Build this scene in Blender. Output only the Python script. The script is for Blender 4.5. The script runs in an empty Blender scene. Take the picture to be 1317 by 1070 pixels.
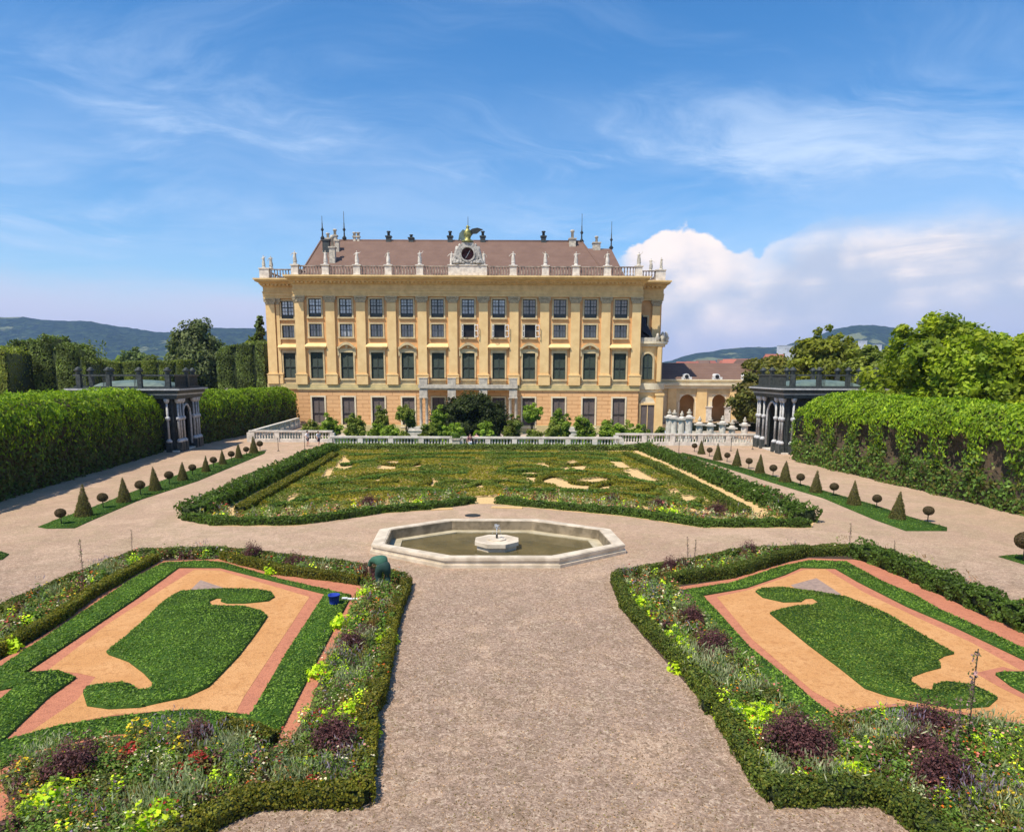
import bpy, math, random
import numpy as np
from mathutils import Matrix, Vector
random.seed(7)
rng = np.random.default_rng(11)
R = math.radians
C = bpy.context.scene.collection
SC = bpy.context.scene

# ------------------------------------------------------------------ camera
F, PX, PY, HC = 900.0, 658.5, 624.0, 8.0           # focal length and principal point in photo pixels, eye height
TILT, ROLL = math.atan(0.16), 0.0042
cam_d = bpy.data.cameras.new('camera'); cam = bpy.data.objects.new('camera', cam_d); C.objects.link(cam)
MC = Matrix.Translation((0, 0, HC)) @ Matrix.Rotation(math.pi/2 - TILT, 4, 'X') @ Matrix.Rotation(ROLL, 4, 'Z')
cam.matrix_world = MC
cam_d.sensor_width = 36; cam_d.lens = 36*F/1317; cam_d.sensor_fit = 'HORIZONTAL'
cam_d.shift_y = (PY - 535)/1317; cam_d.clip_start = 0.1; cam_d.clip_end = 40000
SC.camera = cam
# ------------------------------------------------------------------ light
SV = Vector((-0.42, -0.42, 1.0)).normalized()      # towards the sun
ELEV = math.asin(SV.z); AZ = math.atan2(SV.x, SV.y)
sun_d = bpy.data.lights.new('sun', 'SUN'); sun = bpy.data.objects.new('sun', sun_d); C.objects.link(sun)
sun.rotation_euler = SV.to_track_quat('Z', 'Y').to_euler()
sun_d.energy = 5.0; sun_d.angle = R(0.5); sun_d.color = (1.0, 0.92, 0.80)
SC.view_settings.view_transform = 'Standard'; SC.view_settings.look = 'None'
SC.view_settings.exposure = 0.22; SC.view_settings.gamma = 1
SC.render.engine = 'CYCLES'
SC.cycles.max_bounces = 5; SC.cycles.transparent_max_bounces = 6; SC.cycles.volume_bounces = 0

class NT:
    """small node tree writer"""
    def __init__(s, tree): s.t = tree; s.n = tree.nodes; s.l = tree.links
    def put(s, sock, v):
        if hasattr(v, 'is_linked') or isinstance(v, bpy.types.NodeSocket): s.l.new(v, sock)
        elif v is not None: sock.default_value = v
    def m(s, op, a, b=None, c=None, clamp=False):
        n = s.n.new('ShaderNodeMath'); n.operation = op; n.use_clamp = clamp
        for i, v in enumerate((a, b, c)):
            if v is not None: s.put(n.inputs[i], v)
        return n.outputs[0]
    def ss(s, x, lo, hi):                           # smoothstep
        n = s.n.new('ShaderNodeMapRange'); n.interpolation_type = 'SMOOTHSTEP'
        s.put(n.inputs[0], x); n.inputs[1].default_value = lo; n.inputs[2].default_value = hi
        return n.outputs[0]
    def noise(s, vec, scale, detail=4, rough=.55, dist=0):
        n = s.n.new('ShaderNodeTexNoise'); s.put(n.inputs['Vector'], vec)
        n.inputs['Scale'].default_value = scale; n.inputs['Detail'].default_value = detail
        n.inputs['Roughness'].default_value = rough; n.inputs['Distortion'].default_value = dist
        return n.outputs[0]
    def mix(s, f, a, b, mode='MIX'):
        n = s.n.new('ShaderNodeMix'); n.data_type = 'RGBA'; n.blend_type = mode; n.clamp_factor = True
        s.put(n.inputs[0], f)
        for i, v in ((6, a), (7, b)):
            if isinstance(v, tuple): v = (*v[:3], 1)
            s.put(n.inputs[i], v)
        return n.outputs[2]
    def xyz(s, x, y, z):
        n = s.n.new('ShaderNodeCombineXYZ')
        for i, v in enumerate((x, y, z)): s.put(n.inputs[i], v)
        return n.outputs[0]

W = bpy.data.worlds.new('World'); SC.world = W; W.use_nodes = True
def build_sky():
    t = NT(W.node_tree); t.n.clear()
    out = t.n.new('ShaderNodeOutputWorld'); bg = t.n.new('ShaderNodeBackground')
    sky = t.n.new('ShaderNodeTexSky'); sky.sky_type = 'NISHITA'; sky.sun_disc = False
    sky.sun_elevation = ELEV; sky.sun_rotation = AZ
    sky.air_density = 1.0; sky.dust_density = 0.6; sky.ozone_density = 2.5
    tc = t.n.new('ShaderNodeTexCoord'); sp = t.n.new('ShaderNodeSeparateXYZ'); t.l.new(tc.outputs['Generated'], sp.inputs[0])
    x, y, z = sp.outputs
    hs = t.n.new('ShaderNodeHueSaturation'); hs.inputs['Saturation'].default_value = 1.36; hs.inputs['Value'].default_value = 1.72
    hs.inputs['Hue'].default_value = 0.500
    t.l.new(sky.outputs[0], hs.inputs['Color'])
    base = hs.outputs[0]
    rr = t.m('SQRT', t.m('ADD', t.m('MULTIPLY', x, x), t.m('MULTIPLY', y, y)))
    e = t.m('DIVIDE', z, rr)                       # tangent of elevation
    a = t.m('ARCTAN2', x, y)                       # azimuth from the garden axis
    # cirrus: plane projected streaks
    iz = t.m('DIVIDE', 1.0, t.m('ADD', t.m('MAXIMUM', z, 0.0), 0.12))
    px = t.m('MULTIPLY', x, iz); py = t.m('MULTIPLY', y, iz)
    warp = t.noise(t.xyz(px, py, 3.0), 0.9, 3)
    u = t.m('ADD', t.m('MULTIPLY', px, 0.60), t.m('MULTIPLY', py, 0.22))
    v = t.m('ADD', t.m('MULTIPLY', py, 1.0), t.m('MULTIPLY', px, -0.30))
    cv = t.xyz(u, t.m('ADD', v, t.m('MULTIPLY', warp, 1.1)), 0.0)
    c1 = t.noise(cv, 1.25, 10, .66, .7)
    c2 = t.noise(t.xyz(px, py, 11.0), 0.60, 4, .55, .4)
    fine = t.noise(t.xyz(t.m('MULTIPLY', u, .8), t.m('MULTIPLY', v, 1.5), 4.0), 2.4, 9, .70, .9)
    cir = t.m('MULTIPLY', t.ss(c1, .44, .70), t.ss(c2, .36, .58))
    cir = t.m('ADD', cir, t.m('MULTIPLY', t.m('MULTIPLY', t.ss(fine, .50, .76), t.ss(c2, .42, .60)), .30))
    band = t.m('MULTIPLY', t.ss(e, .44, .24), t.ss(e, .10, .18))   # more veil in a middle band
    cir = t.m('MULTIPLY', cir, t.m('ADD', .36, t.m('MULTIPLY', band, .64)))
    cir = t.m('ADD', cir, t.m('MULTIPLY', t.m('MULTIPLY', band, t.ss(t.noise(cv, .8, 6, .6), .34, .62)), .42))
    col = t.mix(t.m('MULTIPLY', cir, .78, clamp=True), base, (6.2, 8.0, 10.6))
    # low pale band near the horizon
    lowm = t.m('MULTIPLY', t.ss(t.m('ADD', e, t.m('MULTIPLY', t.m('SUBTRACT', t.noise(t.xyz(a, t.m('MULTIPLY', e, 5.0), 0.0), 5, 5), .5), .06)), .130, .070), .92)
    col = t.mix(lowm, col, (7.4, 7.5, 9.2))
    # cumulus bank on the right
    n1 = t.noise(t.xyz(a, t.m('MULTIPLY', e, 1.5), 1.0), 9.0, 8, .60, .3)
    vo = t.n.new('ShaderNodeTexVoronoi'); vo.feature = 'SMOOTH_F1'; vo.inputs['Scale'].default_value = 22
    vo.inputs['Smoothness'].default_value = .5
    t.l.new(t.xyz(t.m('ADD', a, t.m('MULTIPLY', n1, .05)), t.m('MULTIPLY', e, 1.1), 0.0), vo.inputs['Vector'])
    puff = t.m('SUBTRACT', .45, vo.outputs['Distance'])
    # cumulonimbus: dome whose top is at a=.23,e=.20
    rough = t.m('ADD', t.m('MULTIPLY', puff, .022), t.m('MULTIPLY', t.m('SUBTRACT', n1, .5), .07))
    wide = t.noise(t.xyz(a, t.m('MULTIPLY', e, 2.0), 7.0), 3.0, 4, .5)
    right = t.ss(a, .26, .42)
    dx = t.m('DIVIDE', t.m('SUBTRACT', a, .215), .075)
    hump = t.m('MULTIPLY', t.m('MAXIMUM', t.m('SUBTRACT', 1.0, t.m('MULTIPLY', dx, dx)), -1.2), .035)
    top = t.m('ADD', t.m('ADD', .158, hump), t.m('MULTIPLY', right, t.m('ADD', .088, t.m('MULTIPLY', t.m('SUBTRACT', wide, .5), .10))))
    dd = t.m('SUBTRACT', t.m('ADD', top, t.m('MULTIPLY', rough, t.m('SUBTRACT', 1.25, t.m('MULTIPLY', right, .55)))), e)
    edge = t.mix(right, t.xyz(t.ss(dd, 0.0, .007), 0.0, 0.0), t.xyz(t.ss(dd, -.012, .055), 0.0, 0.0))
    lft = t.ss(t.m('ADD', a, t.m('MULTIPLY', rough, .5)), .135, .165)
    low = t.ss(t.m('ADD', e, t.m('MULTIPLY', t.m('SUBTRACT', wide, .5), .10)), .03, .115)
    edx = t.n.new('ShaderNodeSeparateXYZ'); t.l.new(edge, edx.inputs[0])
    bank = t.m('MULTIPLY', t.m('MULTIPLY', edx.outputs[0], lft), t.m('ADD', .34, t.m('MULTIPLY', low, .62)))
    depth = t.m('ADD', t.m('MULTIPLY', dd, -6.0), t.m('ADD', t.m('MULTIPLY', puff, 1.1), t.m('MULTIPLY', n1, 2.6)))
    lay = t.noise(t.xyz(t.m('MULTIPLY', a, .8), t.m('MULTIPLY', e, 7.0), 2.0), 4.5, 7, .6, .5)
    shade = t.ss(depth, .15, 1.45)
    shade = t.m('MULTIPLY', shade, t.m('SUBTRACT', 1.0, t.m('MULTIPLY', right, t.m('ADD', .18, t.m('MULTIPLY', t.ss(lay, .62, .40), .55)))))
    cc = t.mix(shade, (5.9, 6.6, 8.0), (12.2, 10.7, 9.7))
    col = t.mix(bank, col, cc)
    t.l.new(col, bg.inputs[0]); bg.inputs[1].default_value = 0.088
    t.l.new(bg.outputs[0], out.inputs[0])
build_sky()

# ------------------------------------------------------------------ pixel <-> world
R3 = MC.to_3x3()
def ray(u, v): return R3 @ Vector(((u-PX)/F, -(v-PY)/F, -1.0))
def P(u, v, z=0.0):
    d = ray(u, v); k = (z-HC)/d.z
    return Vector((d.x*k, d.y*k, z))
def Q(u, v, Y):
    d = ray(u, v); k = Y/d.y
    return Vector((d.x*k, Y, HC + d.z*k))

# ------------------------------------------------------------------ materials
def mat(name, c1, c2=None, scale=3.0, rough=.8, bump=0.0, bscale=30.0, metallic=0, spec=.3, detail=5):
    m = bpy.data.materials.new(name); m.use_nodes = True; t = NT(m.node_tree)
    b = m.node_tree.nodes['Principled BSDF']; b.inputs['Roughness'].default_value = rough
    b.inputs['Metallic'].default_value = metallic; b.inputs['Specular IOR Level'].default_value = spec
    tc = t.n.new('ShaderNodeTexCoord'); g = t.n.new('ShaderNodeNewGeometry')
    pos = g.outputs['Position']
    c2 = c2 or tuple(min(1, x*.8) for x in c1)
    f = t.ss(t.noise(pos, scale, detail), .35, .65)
    t.l.new(t.mix(f, c1, c2), b.inputs['Base Color'])
    if bump:
        bn = t.n.new('ShaderNodeBump'); bn.inputs['Strength'].default_value = bump; bn.inputs['Distance'].default_value = .05
        t.l.new(t.noise(pos, bscale, 4), bn.inputs['Height']); t.l.new(bn.outputs[0], b.inputs['Normal'])
    return m

def foliage_mat():
    m = bpy.data.materials.new('foliage'); m.use_nodes = True; t = NT(m.node_tree); t.n.clear()
    out = t.n.new('ShaderNodeOutputMaterial'); at = t.n.new('ShaderNodeAttribute'); at.attribute_name = 'leafcol'
    pb = t.n.new('ShaderNodeBsdfPrincipled'); pb.inputs['Roughness'].default_value = .55; pb.inputs['Specular IOR Level'].default_value = .25
    tr = t.n.new('ShaderNodeBsdfTranslucent'); mx = t.n.new('ShaderNodeMixShader'); mx.inputs[0].default_value = .38
    t.l.new(t.mix(1.0, at.outputs['Color'], (1.45, 1.30, 1.0), 'MULTIPLY'), pb.inputs['Base Color'])
    t.l.new(t.mix(1.0, at.outputs['Color'], (2.0, 1.9, .8), 'MULTIPLY'), tr.inputs['Color'])
    t.l.new(pb.outputs[0], mx.inputs[1]); t.l.new(tr.outputs[0], mx.inputs[2]); t.l.new(mx.outputs[0], out.inputs[0])
    return m
M = {}
M['leaf'] = foliage_mat()
M['bark'] = mat('bark', (.10, .075, .05), (.05, .04, .03), 8, .9, .5, 20)
M['wall'] = mat('palace_wall', (.76, .435, .18), (.64, .35, .14), .6, .85, .15, 12)
M['pilaster'] = mat('palace_pilaster', (.83, .585, .27), (.74, .50, .22), .7, .8, .1, 12)
M['entab'] = mat('palace_entablature', (.76, .54, .24), (.64, .44, .19), 1.2, .8, .2, 10)
M['trim'] = mat('palace_trim', (.66, .52, .28), (.52, .40, .22), .9, .8, .2, 10)
M['band'] = mat('palace_band', (.62, .50, .24), (.50, .41, .20), .9, .8, .2, 10)
M['capital'] = mat('palace_capital', (.52, .41, .24), (.32, .26, .16), 5, .85, .5, 8)
M['paleplaster'] = mat('pale_plaster', (.76, .66, .46), (.66, .55, .36), .8, .8, .2, 10)
M['stone'] = mat('stone', (.72, .66, .56), (.52, .47, .40), 1.8, .75, .3, 10)
M['roofstone'] = mat('weathered_stone', (.62, .55, .42), (.36, .33, .27), 2.5, .85, .4, 8)
M['balconystone'] = mat('balcony_stone', (.60,.53,.42), (.42,.37,.30), 1.8, .8, .3, 10)
M['sooty'] = mat('sooty_stone', (.40,.33,.27), (.17,.14,.12), 1.5, .9, .4, 8)
M['creststone'] = mat('crest_stone', (.52,.48,.41), (.26,.245,.22), 3.5, .85, .6, 9)
M['wetstone'] = mat('wet_stone', (.30,.235,.15), (.16,.125,.075), 1.6, .5, .3, 12)
M['ledgestone'] = mat('ledge_stone', (.50,.43,.29), (.38,.32,.20), 1.6, .5, .3, 12)
M['basinstone'] = mat('basin_stone', (.66, .56, .42), (.47, .39, .28), 1.6, .6, .25, 14)
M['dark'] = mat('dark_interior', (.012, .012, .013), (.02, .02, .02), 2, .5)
M['muntin'] = mat('window_wood', (.035, .05, .05), (.05, .06, .06), 3, .5)
M['white'] = mat('white_wood', (.72, .72, .70), (.6, .6, .58), 3, .5)
M['iron'] = mat('iron', (.03, .035, .03), (.06, .055, .045), 6, .5, 0, 10, .4)
M['lattice'] = mat('lattice_dark', (.035, .043, .042), (.07, .078, .072), 5, .55, .3, 12)
M['lattice_grey'] = mat('lattice_grey', (.55, .55, .54), (.38, .38, .38), 5, .6, .2, 12)
M['copper'] = mat('green_copper', (.13, .18, .15), (.09, .13, .115), 2, .6, .1, 10)
M['gold'] = mat('gilt', (.36, .31, .09), (.12, .14, .06), 3, .45, .3, 12, .6)
M['soil'] = mat('soil', (.085, .055, .035), (.05, .034, .022), 4, .95, .8, 30)
M['greysoil'] = mat('grey_soil', (.36, .25, .19), (.27, .19, .15), 6, .95, .5, 40)
M['cloth'] = mat('black_cloth', (.014, .014, .018), (.03, .03, .035), 3, .8, .5, 4)

def glass_mat(name, c, rough=.12):
    m = bpy.data.materials.new(name); m.use_nodes = True; t = NT(m.node_tree)
    b = t.n['Principled BSDF']; b.inputs['Roughness'].default_value = rough; b.inputs['Specular IOR Level'].default_value = 1.0
    b.inputs['IOR'].default_value = 1.7
    g = t.n.new('ShaderNodeNewGeometry')
    oi = t.n.new('ShaderNodeObjectInfo')
    cc = t.mix(t.ss(t.noise(g.outputs['Position'], .9, 3), .4, .6), c, tuple(x*.5 for x in c))
    t.l.new(t.mix(oi.outputs['Random'], cc, t.mix(.75, cc, (.02,.03,.035))), b.inputs['Base Color'])  # tint differs per pane: varied reflections are put into the colour
    return m
M['glass'] = glass_mat('window_glass', (.06, .075, .08))
M['glass_curtain'] = glass_mat('curtained_glass', (.62, .66, .68))

def slat_mat(name, c1, c2, freq):
    m = bpy.data.materials.new(name); m.use_nodes = True; t = NT(m.node_tree)
    b = t.n['Principled BSDF']; b.inputs['Roughness'].default_value = .6
    g = t.n.new('ShaderNodeNewGeometry'); sp = t.n.new('ShaderNodeSeparateXYZ'); t.l.new(g.outputs['Position'], sp.inputs[0])
    w = t.m('SINE', t.m('MULTIPLY', sp.outputs[2], freq*6.283))
    t.l.new(t.mix(t.ss(t.noise(g.outputs['Position'], 1.5, 3), .3, .7), c1, c2), b.inputs['Base Color'])
    bn = t.n.new('ShaderNodeBump'); bn.inputs['Distance'].default_value = .03; t.l.new(w, bn.inputs['Height']); t.l.new(bn.outputs[0], b.inputs['Normal'])
    return m
M['shutter_green'] = slat_mat('green_shutter', (.030, .058, .040), (.022, .042, .030), 8)
M['shutter_brown'] = slat_mat('brown_shutter', (.135, .105, .095), (.10, .078, .07), 8)

def brick_mat():
    m = bpy.data.materials.new('rusticated_wall'); m.use_nodes = True; t = NT(m.node_tree)
    b = t.n['Principled BSDF']; b.inputs['Roughness'].default_value = .85
    g = t.n.new('ShaderNodeNewGeometry'); sp = t.n.new('ShaderNodeSeparateXYZ'); t.l.new(g.outputs['Position'], sp.inputs[0])
    br = t.n.new('ShaderNodeTexBrick'); br.inputs['Scale'].default_value = 1.0
    br.inputs['Color1'].default_value = (.76, .44, .20, 1); br.inputs['Color2'].default_value = (.70, .39, .17, 1); br.inputs['Mortar'].default_value = (.50, .24, .09, 1)
    br.inputs['Mortar Size'].default_value = .045; br.inputs['Brick Width'].default_value = 1.9; br.inputs['Row Height'].default_value = .62
    t.l.new(t.xyz(sp.outputs[0], sp.outputs[2], 0.0), br.inputs['Vector'])
    t.l.new(t.mix(t.ss(t.noise(g.outputs['Position'], .7, 5), .3, .8), br.outputs[0], (.76, .44, .20)), b.inputs['Base Color'])
    bn = t.n.new('ShaderNodeBump'); bn.inputs['Distance'].default_value = .05; bn.invert = True
    t.l.new(br.outputs['Fac'], bn.inputs['Height']); t.l.new(bn.outputs[0], b.inputs['Normal'])
    return m
M['rustic'] = brick_mat()

def roof_mat(name, c1, c2):
    m = bpy.data.materials.new(name); m.use_nodes = True; t = NT(m.node_tree)
    b = t.n['Principled BSDF']; b.inputs['Roughness'].default_value = .8
    g = t.n.new('ShaderNodeNewGeometry'); sp = t.n.new('ShaderNodeSeparateXYZ'); t.l.new(g.outputs['Position'], sp.inputs[0])
    w = t.m('SINE', t.m('MULTIPLY', sp.outputs[2], 22.0))
    n = t.noise(g.outputs['Position'], .5, 6, .7)
    n2 = t.noise(g.outputs['Position'], 5.0, 3, .7)
    c = t.mix(t.ss(n, .35, .7), c1, c2)
    c = t.mix(t.m('MULTIPLY', t.ss(n2, .45, .75), .35), c, tuple(x*.6 for x in c1))
    t.l.new(c, b.inputs['Base Color'])
    bn = t.n.new('ShaderNodeBump'); bn.inputs['Distance'].default_value = .04; bn.inputs['Strength'].default_value = .6
    t.l.new(t.m('ADD', w, n2), bn.inputs['Height']); t.l.new(bn.outputs[0], b.inputs['Normal'])
    return m
M['roof'] = roof_mat('roof_tiles', (.150, .084, .056), (.182, .106, .072))
M['roof_red'] = roof_mat('red_roof_tiles', (.42, .13, .08), (.36, .12, .08))

def sand_mat(name, c1, c2, c3, big=.5, small=9., bump=.5):
    m = bpy.data.materials.new(name); m.use_nodes = True; t = NT(m.node_tree)
    b = t.n['Principled BSDF']; b.inputs['Roughness'].default_value = .95; b.inputs['Specular IOR Level'].default_value = .1
    g = t.n.new('ShaderNodeNewGeometry'); pos = g.outputs['Position']
    n1 = t.noise(pos, big, 6, .6, .5); n2 = t.noise(pos, small, 6, .7, .3); n3 = t.noise(pos, small*6, 3, .7)
    c = t.mix(t.ss(n1, .35, .68), c1, c2)
    c = t.mix(t.m('MULTIPLY', t.ss(n2, .50, .62), .65), c, c3)
    c = t.mix(t.m('MULTIPLY', t.ss(n3, .52, .62), .45), c, tuple(x*.55 for x in c1))
    t.l.new(c, b.inputs['Base Color'])
    bn = t.n.new('ShaderNodeBump'); bn.inputs['Strength'].default_value = bump; bn.inputs['Distance'].default_value = .03
    t.l.new(t.m('ADD', n2, n3), bn.inputs['Height']); t.l.new(bn.outputs[0], b.inputs['Normal'])
    return m
M['orange'] = sand_mat('orange_sand', (.55, .275, .105), (.61, .325, .135), (.43, .20, .075), .8, 5, .8)
M['red'] = sand_mat('red_sand', (.52, .205, .115), (.46, .18, .105), (.36, .135, .08), .9, 5, .8)
M['yellow'] = sand_mat('yellow_sand', (.66, .45, .20), (.60, .42, .20), (.5, .33, .15), .9, 6)
M['lawnbase'] = sand_mat('turf', (.035, .085, .014), (.05, .10, .018), (.025, .05, .01), .7, 6)
M['courtfloor'] = sand_mat('court_gravel', (.50, .42, .33), (.44, .36, .29), (.3, .25, .2), .5, 5)

def ground_mat():
    m = bpy.data.materials.new('gravel_ground'); m.use_nodes = True; t = NT(m.node_tree)
    b = t.n['Principled BSDF']; b.inputs['Roughness'].default_value = .95; b.inputs['Specular IOR Level'].default_value = .12
    g = t.n.new('ShaderNodeNewGeometry'); pos = g.outputs['Position']
    sp = t.n.new('ShaderNodeSeparateXYZ'); t.l.new(pos, sp.inputs[0]); x, y, z = sp.outputs
    n0 = t.noise(pos, .10, 4, .5, .4); n1 = t.noise(pos, .55, 7, .62, .9); n2 = t.noise(pos, 3.2, 8, .72, 1.2); n3 = t.noise(pos, 17, 5, .75, .5)
    st = t.noise(t.xyz(x, t.m('MULTIPLY', y, 2.8), 0.0), 1.5, 8, .70, 1.5)
    nb = t.noise(pos, .28, 5, .6, .8); ns = t.noise(pos, 5.5, 8, .78, 2.2); n5 = t.noise(pos, 1.3, 7, .7, 1.6)
    c = t.mix(t.ss(n0, .42, .58), (.495, .335, .222), (.545, .378, .255))
    c = t.mix(t.m('MULTIPLY', t.ss(nb, .46, .56), .55), c, (.41, .275, .185))
    c = t.mix(t.m('MULTIPLY', t.ss(n1, .47, .57), .45), c, (.40, .30, .175))
    near = t.m('MULTIPLY', t.ss(t.m('SUBTRACT', 1.0, t.m('DIVIDE', y, 34.0)), .02, .35), t.ss(n1, .30, .55))   # trodden middle walk
    c = t.mix(t.m('MULTIPLY', near, .72), c, (.350, .240, .182))
    rough_ = t.m('ADD', .35, t.m('MULTIPLY', t.ss(t.m('DIVIDE', y, 40.0), 1.0, .45), .65))        # the middle walk is more worn than the rest
    c = t.mix(t.m('MULTIPLY', t.m('MULTIPLY', t.ss(n5, .50, .59), .50), rough_), c, (.27, .19, .115))
    c = t.mix(t.m('MULTIPLY', t.m('MULTIPLY', t.ss(ns, .50, .57), .78), rough_), c, (.20, .135, .085))
    c = t.mix(t.m('MULTIPLY', t.m('MULTIPLY', t.ss(ns, .47, .41), .72), rough_), c, (.66, .52, .37))
    c = t.mix(t.m('MULTIPLY', t.m('MULTIPLY', t.ss(n3, .51, .60), .42), rough_), c, (.20, .14, .10))
    c = t.mix(t.m('MULTIPLY', t.ss(n2, .54, .62), .30), c, (.27, .19, .135))
    # thin weeds on the worn parts
    wd = t.noise(pos, .35, 5, .6, .8)
    c = t.mix(t.m('MULTIPLY', t.m('MULTIPLY', t.ss(wd, .60, .74), t.ss(n2, .45, .6)), .42), c, (.16, .16, .06))
    # beyond the garden it is grass and woodland floor
    far = t.ss(t.m('SQRT', t.m('ADD', t.m('MULTIPLY', x, x), t.m('MULTIPLY', y, y))), 118, 135)
    c = t.mix(far, c, t.mix(t.ss(t.noise(pos, .01, 6), .4, .6), (.045, .075, .02), (.075, .10, .035)))
    t.l.new(c, b.inputs['Base Color'])
    bn = t.n.new('ShaderNodeBump'); bn.inputs['Strength'].default_value = .75; bn.inputs['Distance'].default_value = .06
    t.l.new(t.m('ADD', t.m('MULTIPLY', n2, 1.6), n3), bn.inputs['Height']); t.l.new(bn.outputs[0], b.inputs['Normal'])
    return m
M['ground'] = ground_mat()

# ------------------------------------------------------------------ object helpers
def tag(o, label=None, cat=None, group=None, kind=None):
    if label: o['label'] = label
    if cat: o['category'] = cat
    if group: o['group'] = group
    if kind: o['kind'] = kind
    return o
def empty(name, loc, label, cat, group=None, rz=0):
    o = bpy.data.objects.new(name, None); C.objects.link(o); o.location = loc; o.rotation_euler = (0, 0, rz); o.empty_display_size = .3
    return tag(o, label, cat, group)
def link(name, me, parent=None, loc=None):
    o = bpy.data.objects.new(name, me); C.objects.link(o)
    if parent is not None: o.parent = parent
    if loc is not None: o.location = loc
    return o
def copy_tree(o, parent=None):
    c = o.copy(); C.objects.link(c)
    if parent is not None: c.parent = parent
    for ch in list(o.children): copy_tree(ch, c)
    return c
ORD = ['first', 'second', 'third', 'fourth', 'fifth', 'sixth', 'seventh', 'eighth', 'ninth', 'tenth', 'eleventh', 'twelfth', 'thirteenth', 'fourteenth', 'fifteenth', 'sixteenth', 'seventeenth', 'eighteenth', 'nineteenth', 'twentieth']

class MB:
    def __init__(s): s.v = []; s.f = []; s.mi = []; s.sm = []; s.cur = 0
    def add(s, vs, fs, smooth=False):
        o = len(s.v); s.v += [tuple(p) for p in vs]
        for f in fs: s.f.append(tuple(i+o for i in f)); s.mi.append(s.cur); s.sm.append(smooth)
    def box(s, x0, x1, y0, y1, z0, z1):
        s.add([(x0,y0,z0),(x1,y0,z0),(x1,y1,z0),(x0,y1,z0),(x0,y0,z1),(x1,y0,z1),(x1,y1,z1),(x0,y1,z1)],
              [(0,3,2,1),(4,5,6,7),(0,1,5,4),(1,2,6,5),(2,3,7,6),(3,0,4,7)])
    def obox(s, a, b, w, z0, z1):                  # box along segment a-b of width w
        a = Vector(a[:2]); b = Vector(b[:2]); d = (b-a).normalized(); n = Vector((-d.y, d.x))*w/2
        p = [a-n, b-n, b+n, a+n]
        s.add([(q.x,q.y,z0) for q in p]+[(q.x,q.y,z1) for q in p], [(0,3,2,1),(4,5,6,7),(0,1,5,4),(1,2,6,5),(2,3,7,6),(3,0,4,7)])
    def prism(s, pts, z0, z1, bottom=True):        # pts: counter clockwise xy
        n = len(pts); ar = sum(pts[i][0]*pts[(i+1)%n][1]-pts[(i+1)%n][0]*pts[i][1] for i in range(n))
        if ar < 0: pts = pts[::-1]
        s.add([(p[0],p[1],z0) for p in pts]+[(p[0],p[1],z1) for p in pts],
              ([tuple(range(n))[::-1]] if bottom else []) + [tuple(range(n, 2*n))]+[(i,(i+1)%n,(i+1)%n+n,i+n) for i in range(n)])
    def xprism(s, pts, y0, y1):                    # pts in xz, extruded along y
        n = len(pts); ar = sum(pts[i][0]*pts[(i+1)%n][1]-pts[(i+1)%n][0]*pts[i][1] for i in range(n))
        if ar < 0: pts = pts[::-1]
        s.add([(p[0],y0,p[1]) for p in pts]+[(p[0],y1,p[1]) for p in pts],
              [tuple(range(n)), tuple(range(n, 2*n))[::-1]]+[(i+n,(i+1)%n+n,(i+1)%n,i) for i in range(n)])
    def lathe(s, prof, c=(0,0,0), seg=10, smooth=True, rot=0.0, sx=1, sy=1):
        vs = []; fs = []; m = len(prof)
        for r, z in prof:
            for k in range(seg):
                a = 2*math.pi*k/seg + rot; vs.append((c[0]+r*math.cos(a)*sx, c[1]+r*math.sin(a)*sy, c[2]+z))
        for i in range(m-1):
            for k in range(seg):
                k2 = (k+1)%seg; fs.append((i*seg+k, i*seg+k2, (i+1)*seg+k2, (i+1)*seg+k))
        fs.append(tuple(range(seg))[::-1]); fs.append(tuple(range((m-1)*seg, m*seg)))
        s.add(vs, fs, smooth)
    def tube(s, pts, rad, seg=8):
        pts = [Vector(p) for p in pts]; vs = []; fs = []; n = len(pts)
        if not hasattr(rad, '__len__'): rad = [rad]*n
        for i, p in enumerate(pts):
            d = (pts[min(i+1,n-1)]-pts[max(i-1,0)]).normalized()
            a = d.cross(Vector((0,0,1))) if abs(d.z) < .9 else d.cross(Vector((1,0,0)))
            a.normalize(); b = d.cross(a)
            for k in range(seg):
                t = 2*math.pi*k/seg; vs.append(p + (a*math.cos(t)+b*math.sin(t))*rad[i])
        for i in range(n-1):
            for k in range(seg):
                k2 = (k+1)%seg; fs.append((i*seg+k, (i+1)*seg+k, (i+1)*seg+k2, i*seg+k2))
        fs.append(tuple(range(seg))); fs.append(tuple(range((n-1)*seg, n*seg))[::-1])
        s.add(vs, fs, True)
    def mesh(s, name, mats):
        me = bpy.data.meshes.new(name); me.from_pydata(s.v, [], s.f)
        for m in (mats if isinstance(mats, (list, tuple)) else [mats]): me.materials.append(m)
        me.polygons.foreach_set('material_index', s.mi); me.polygons.foreach_set('use_smooth', s.sm); me.update()
        return me
    def build(s, name, mats, parent=None, loc=None): return link(name, s.mesh(name, mats), parent, loc)

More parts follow.
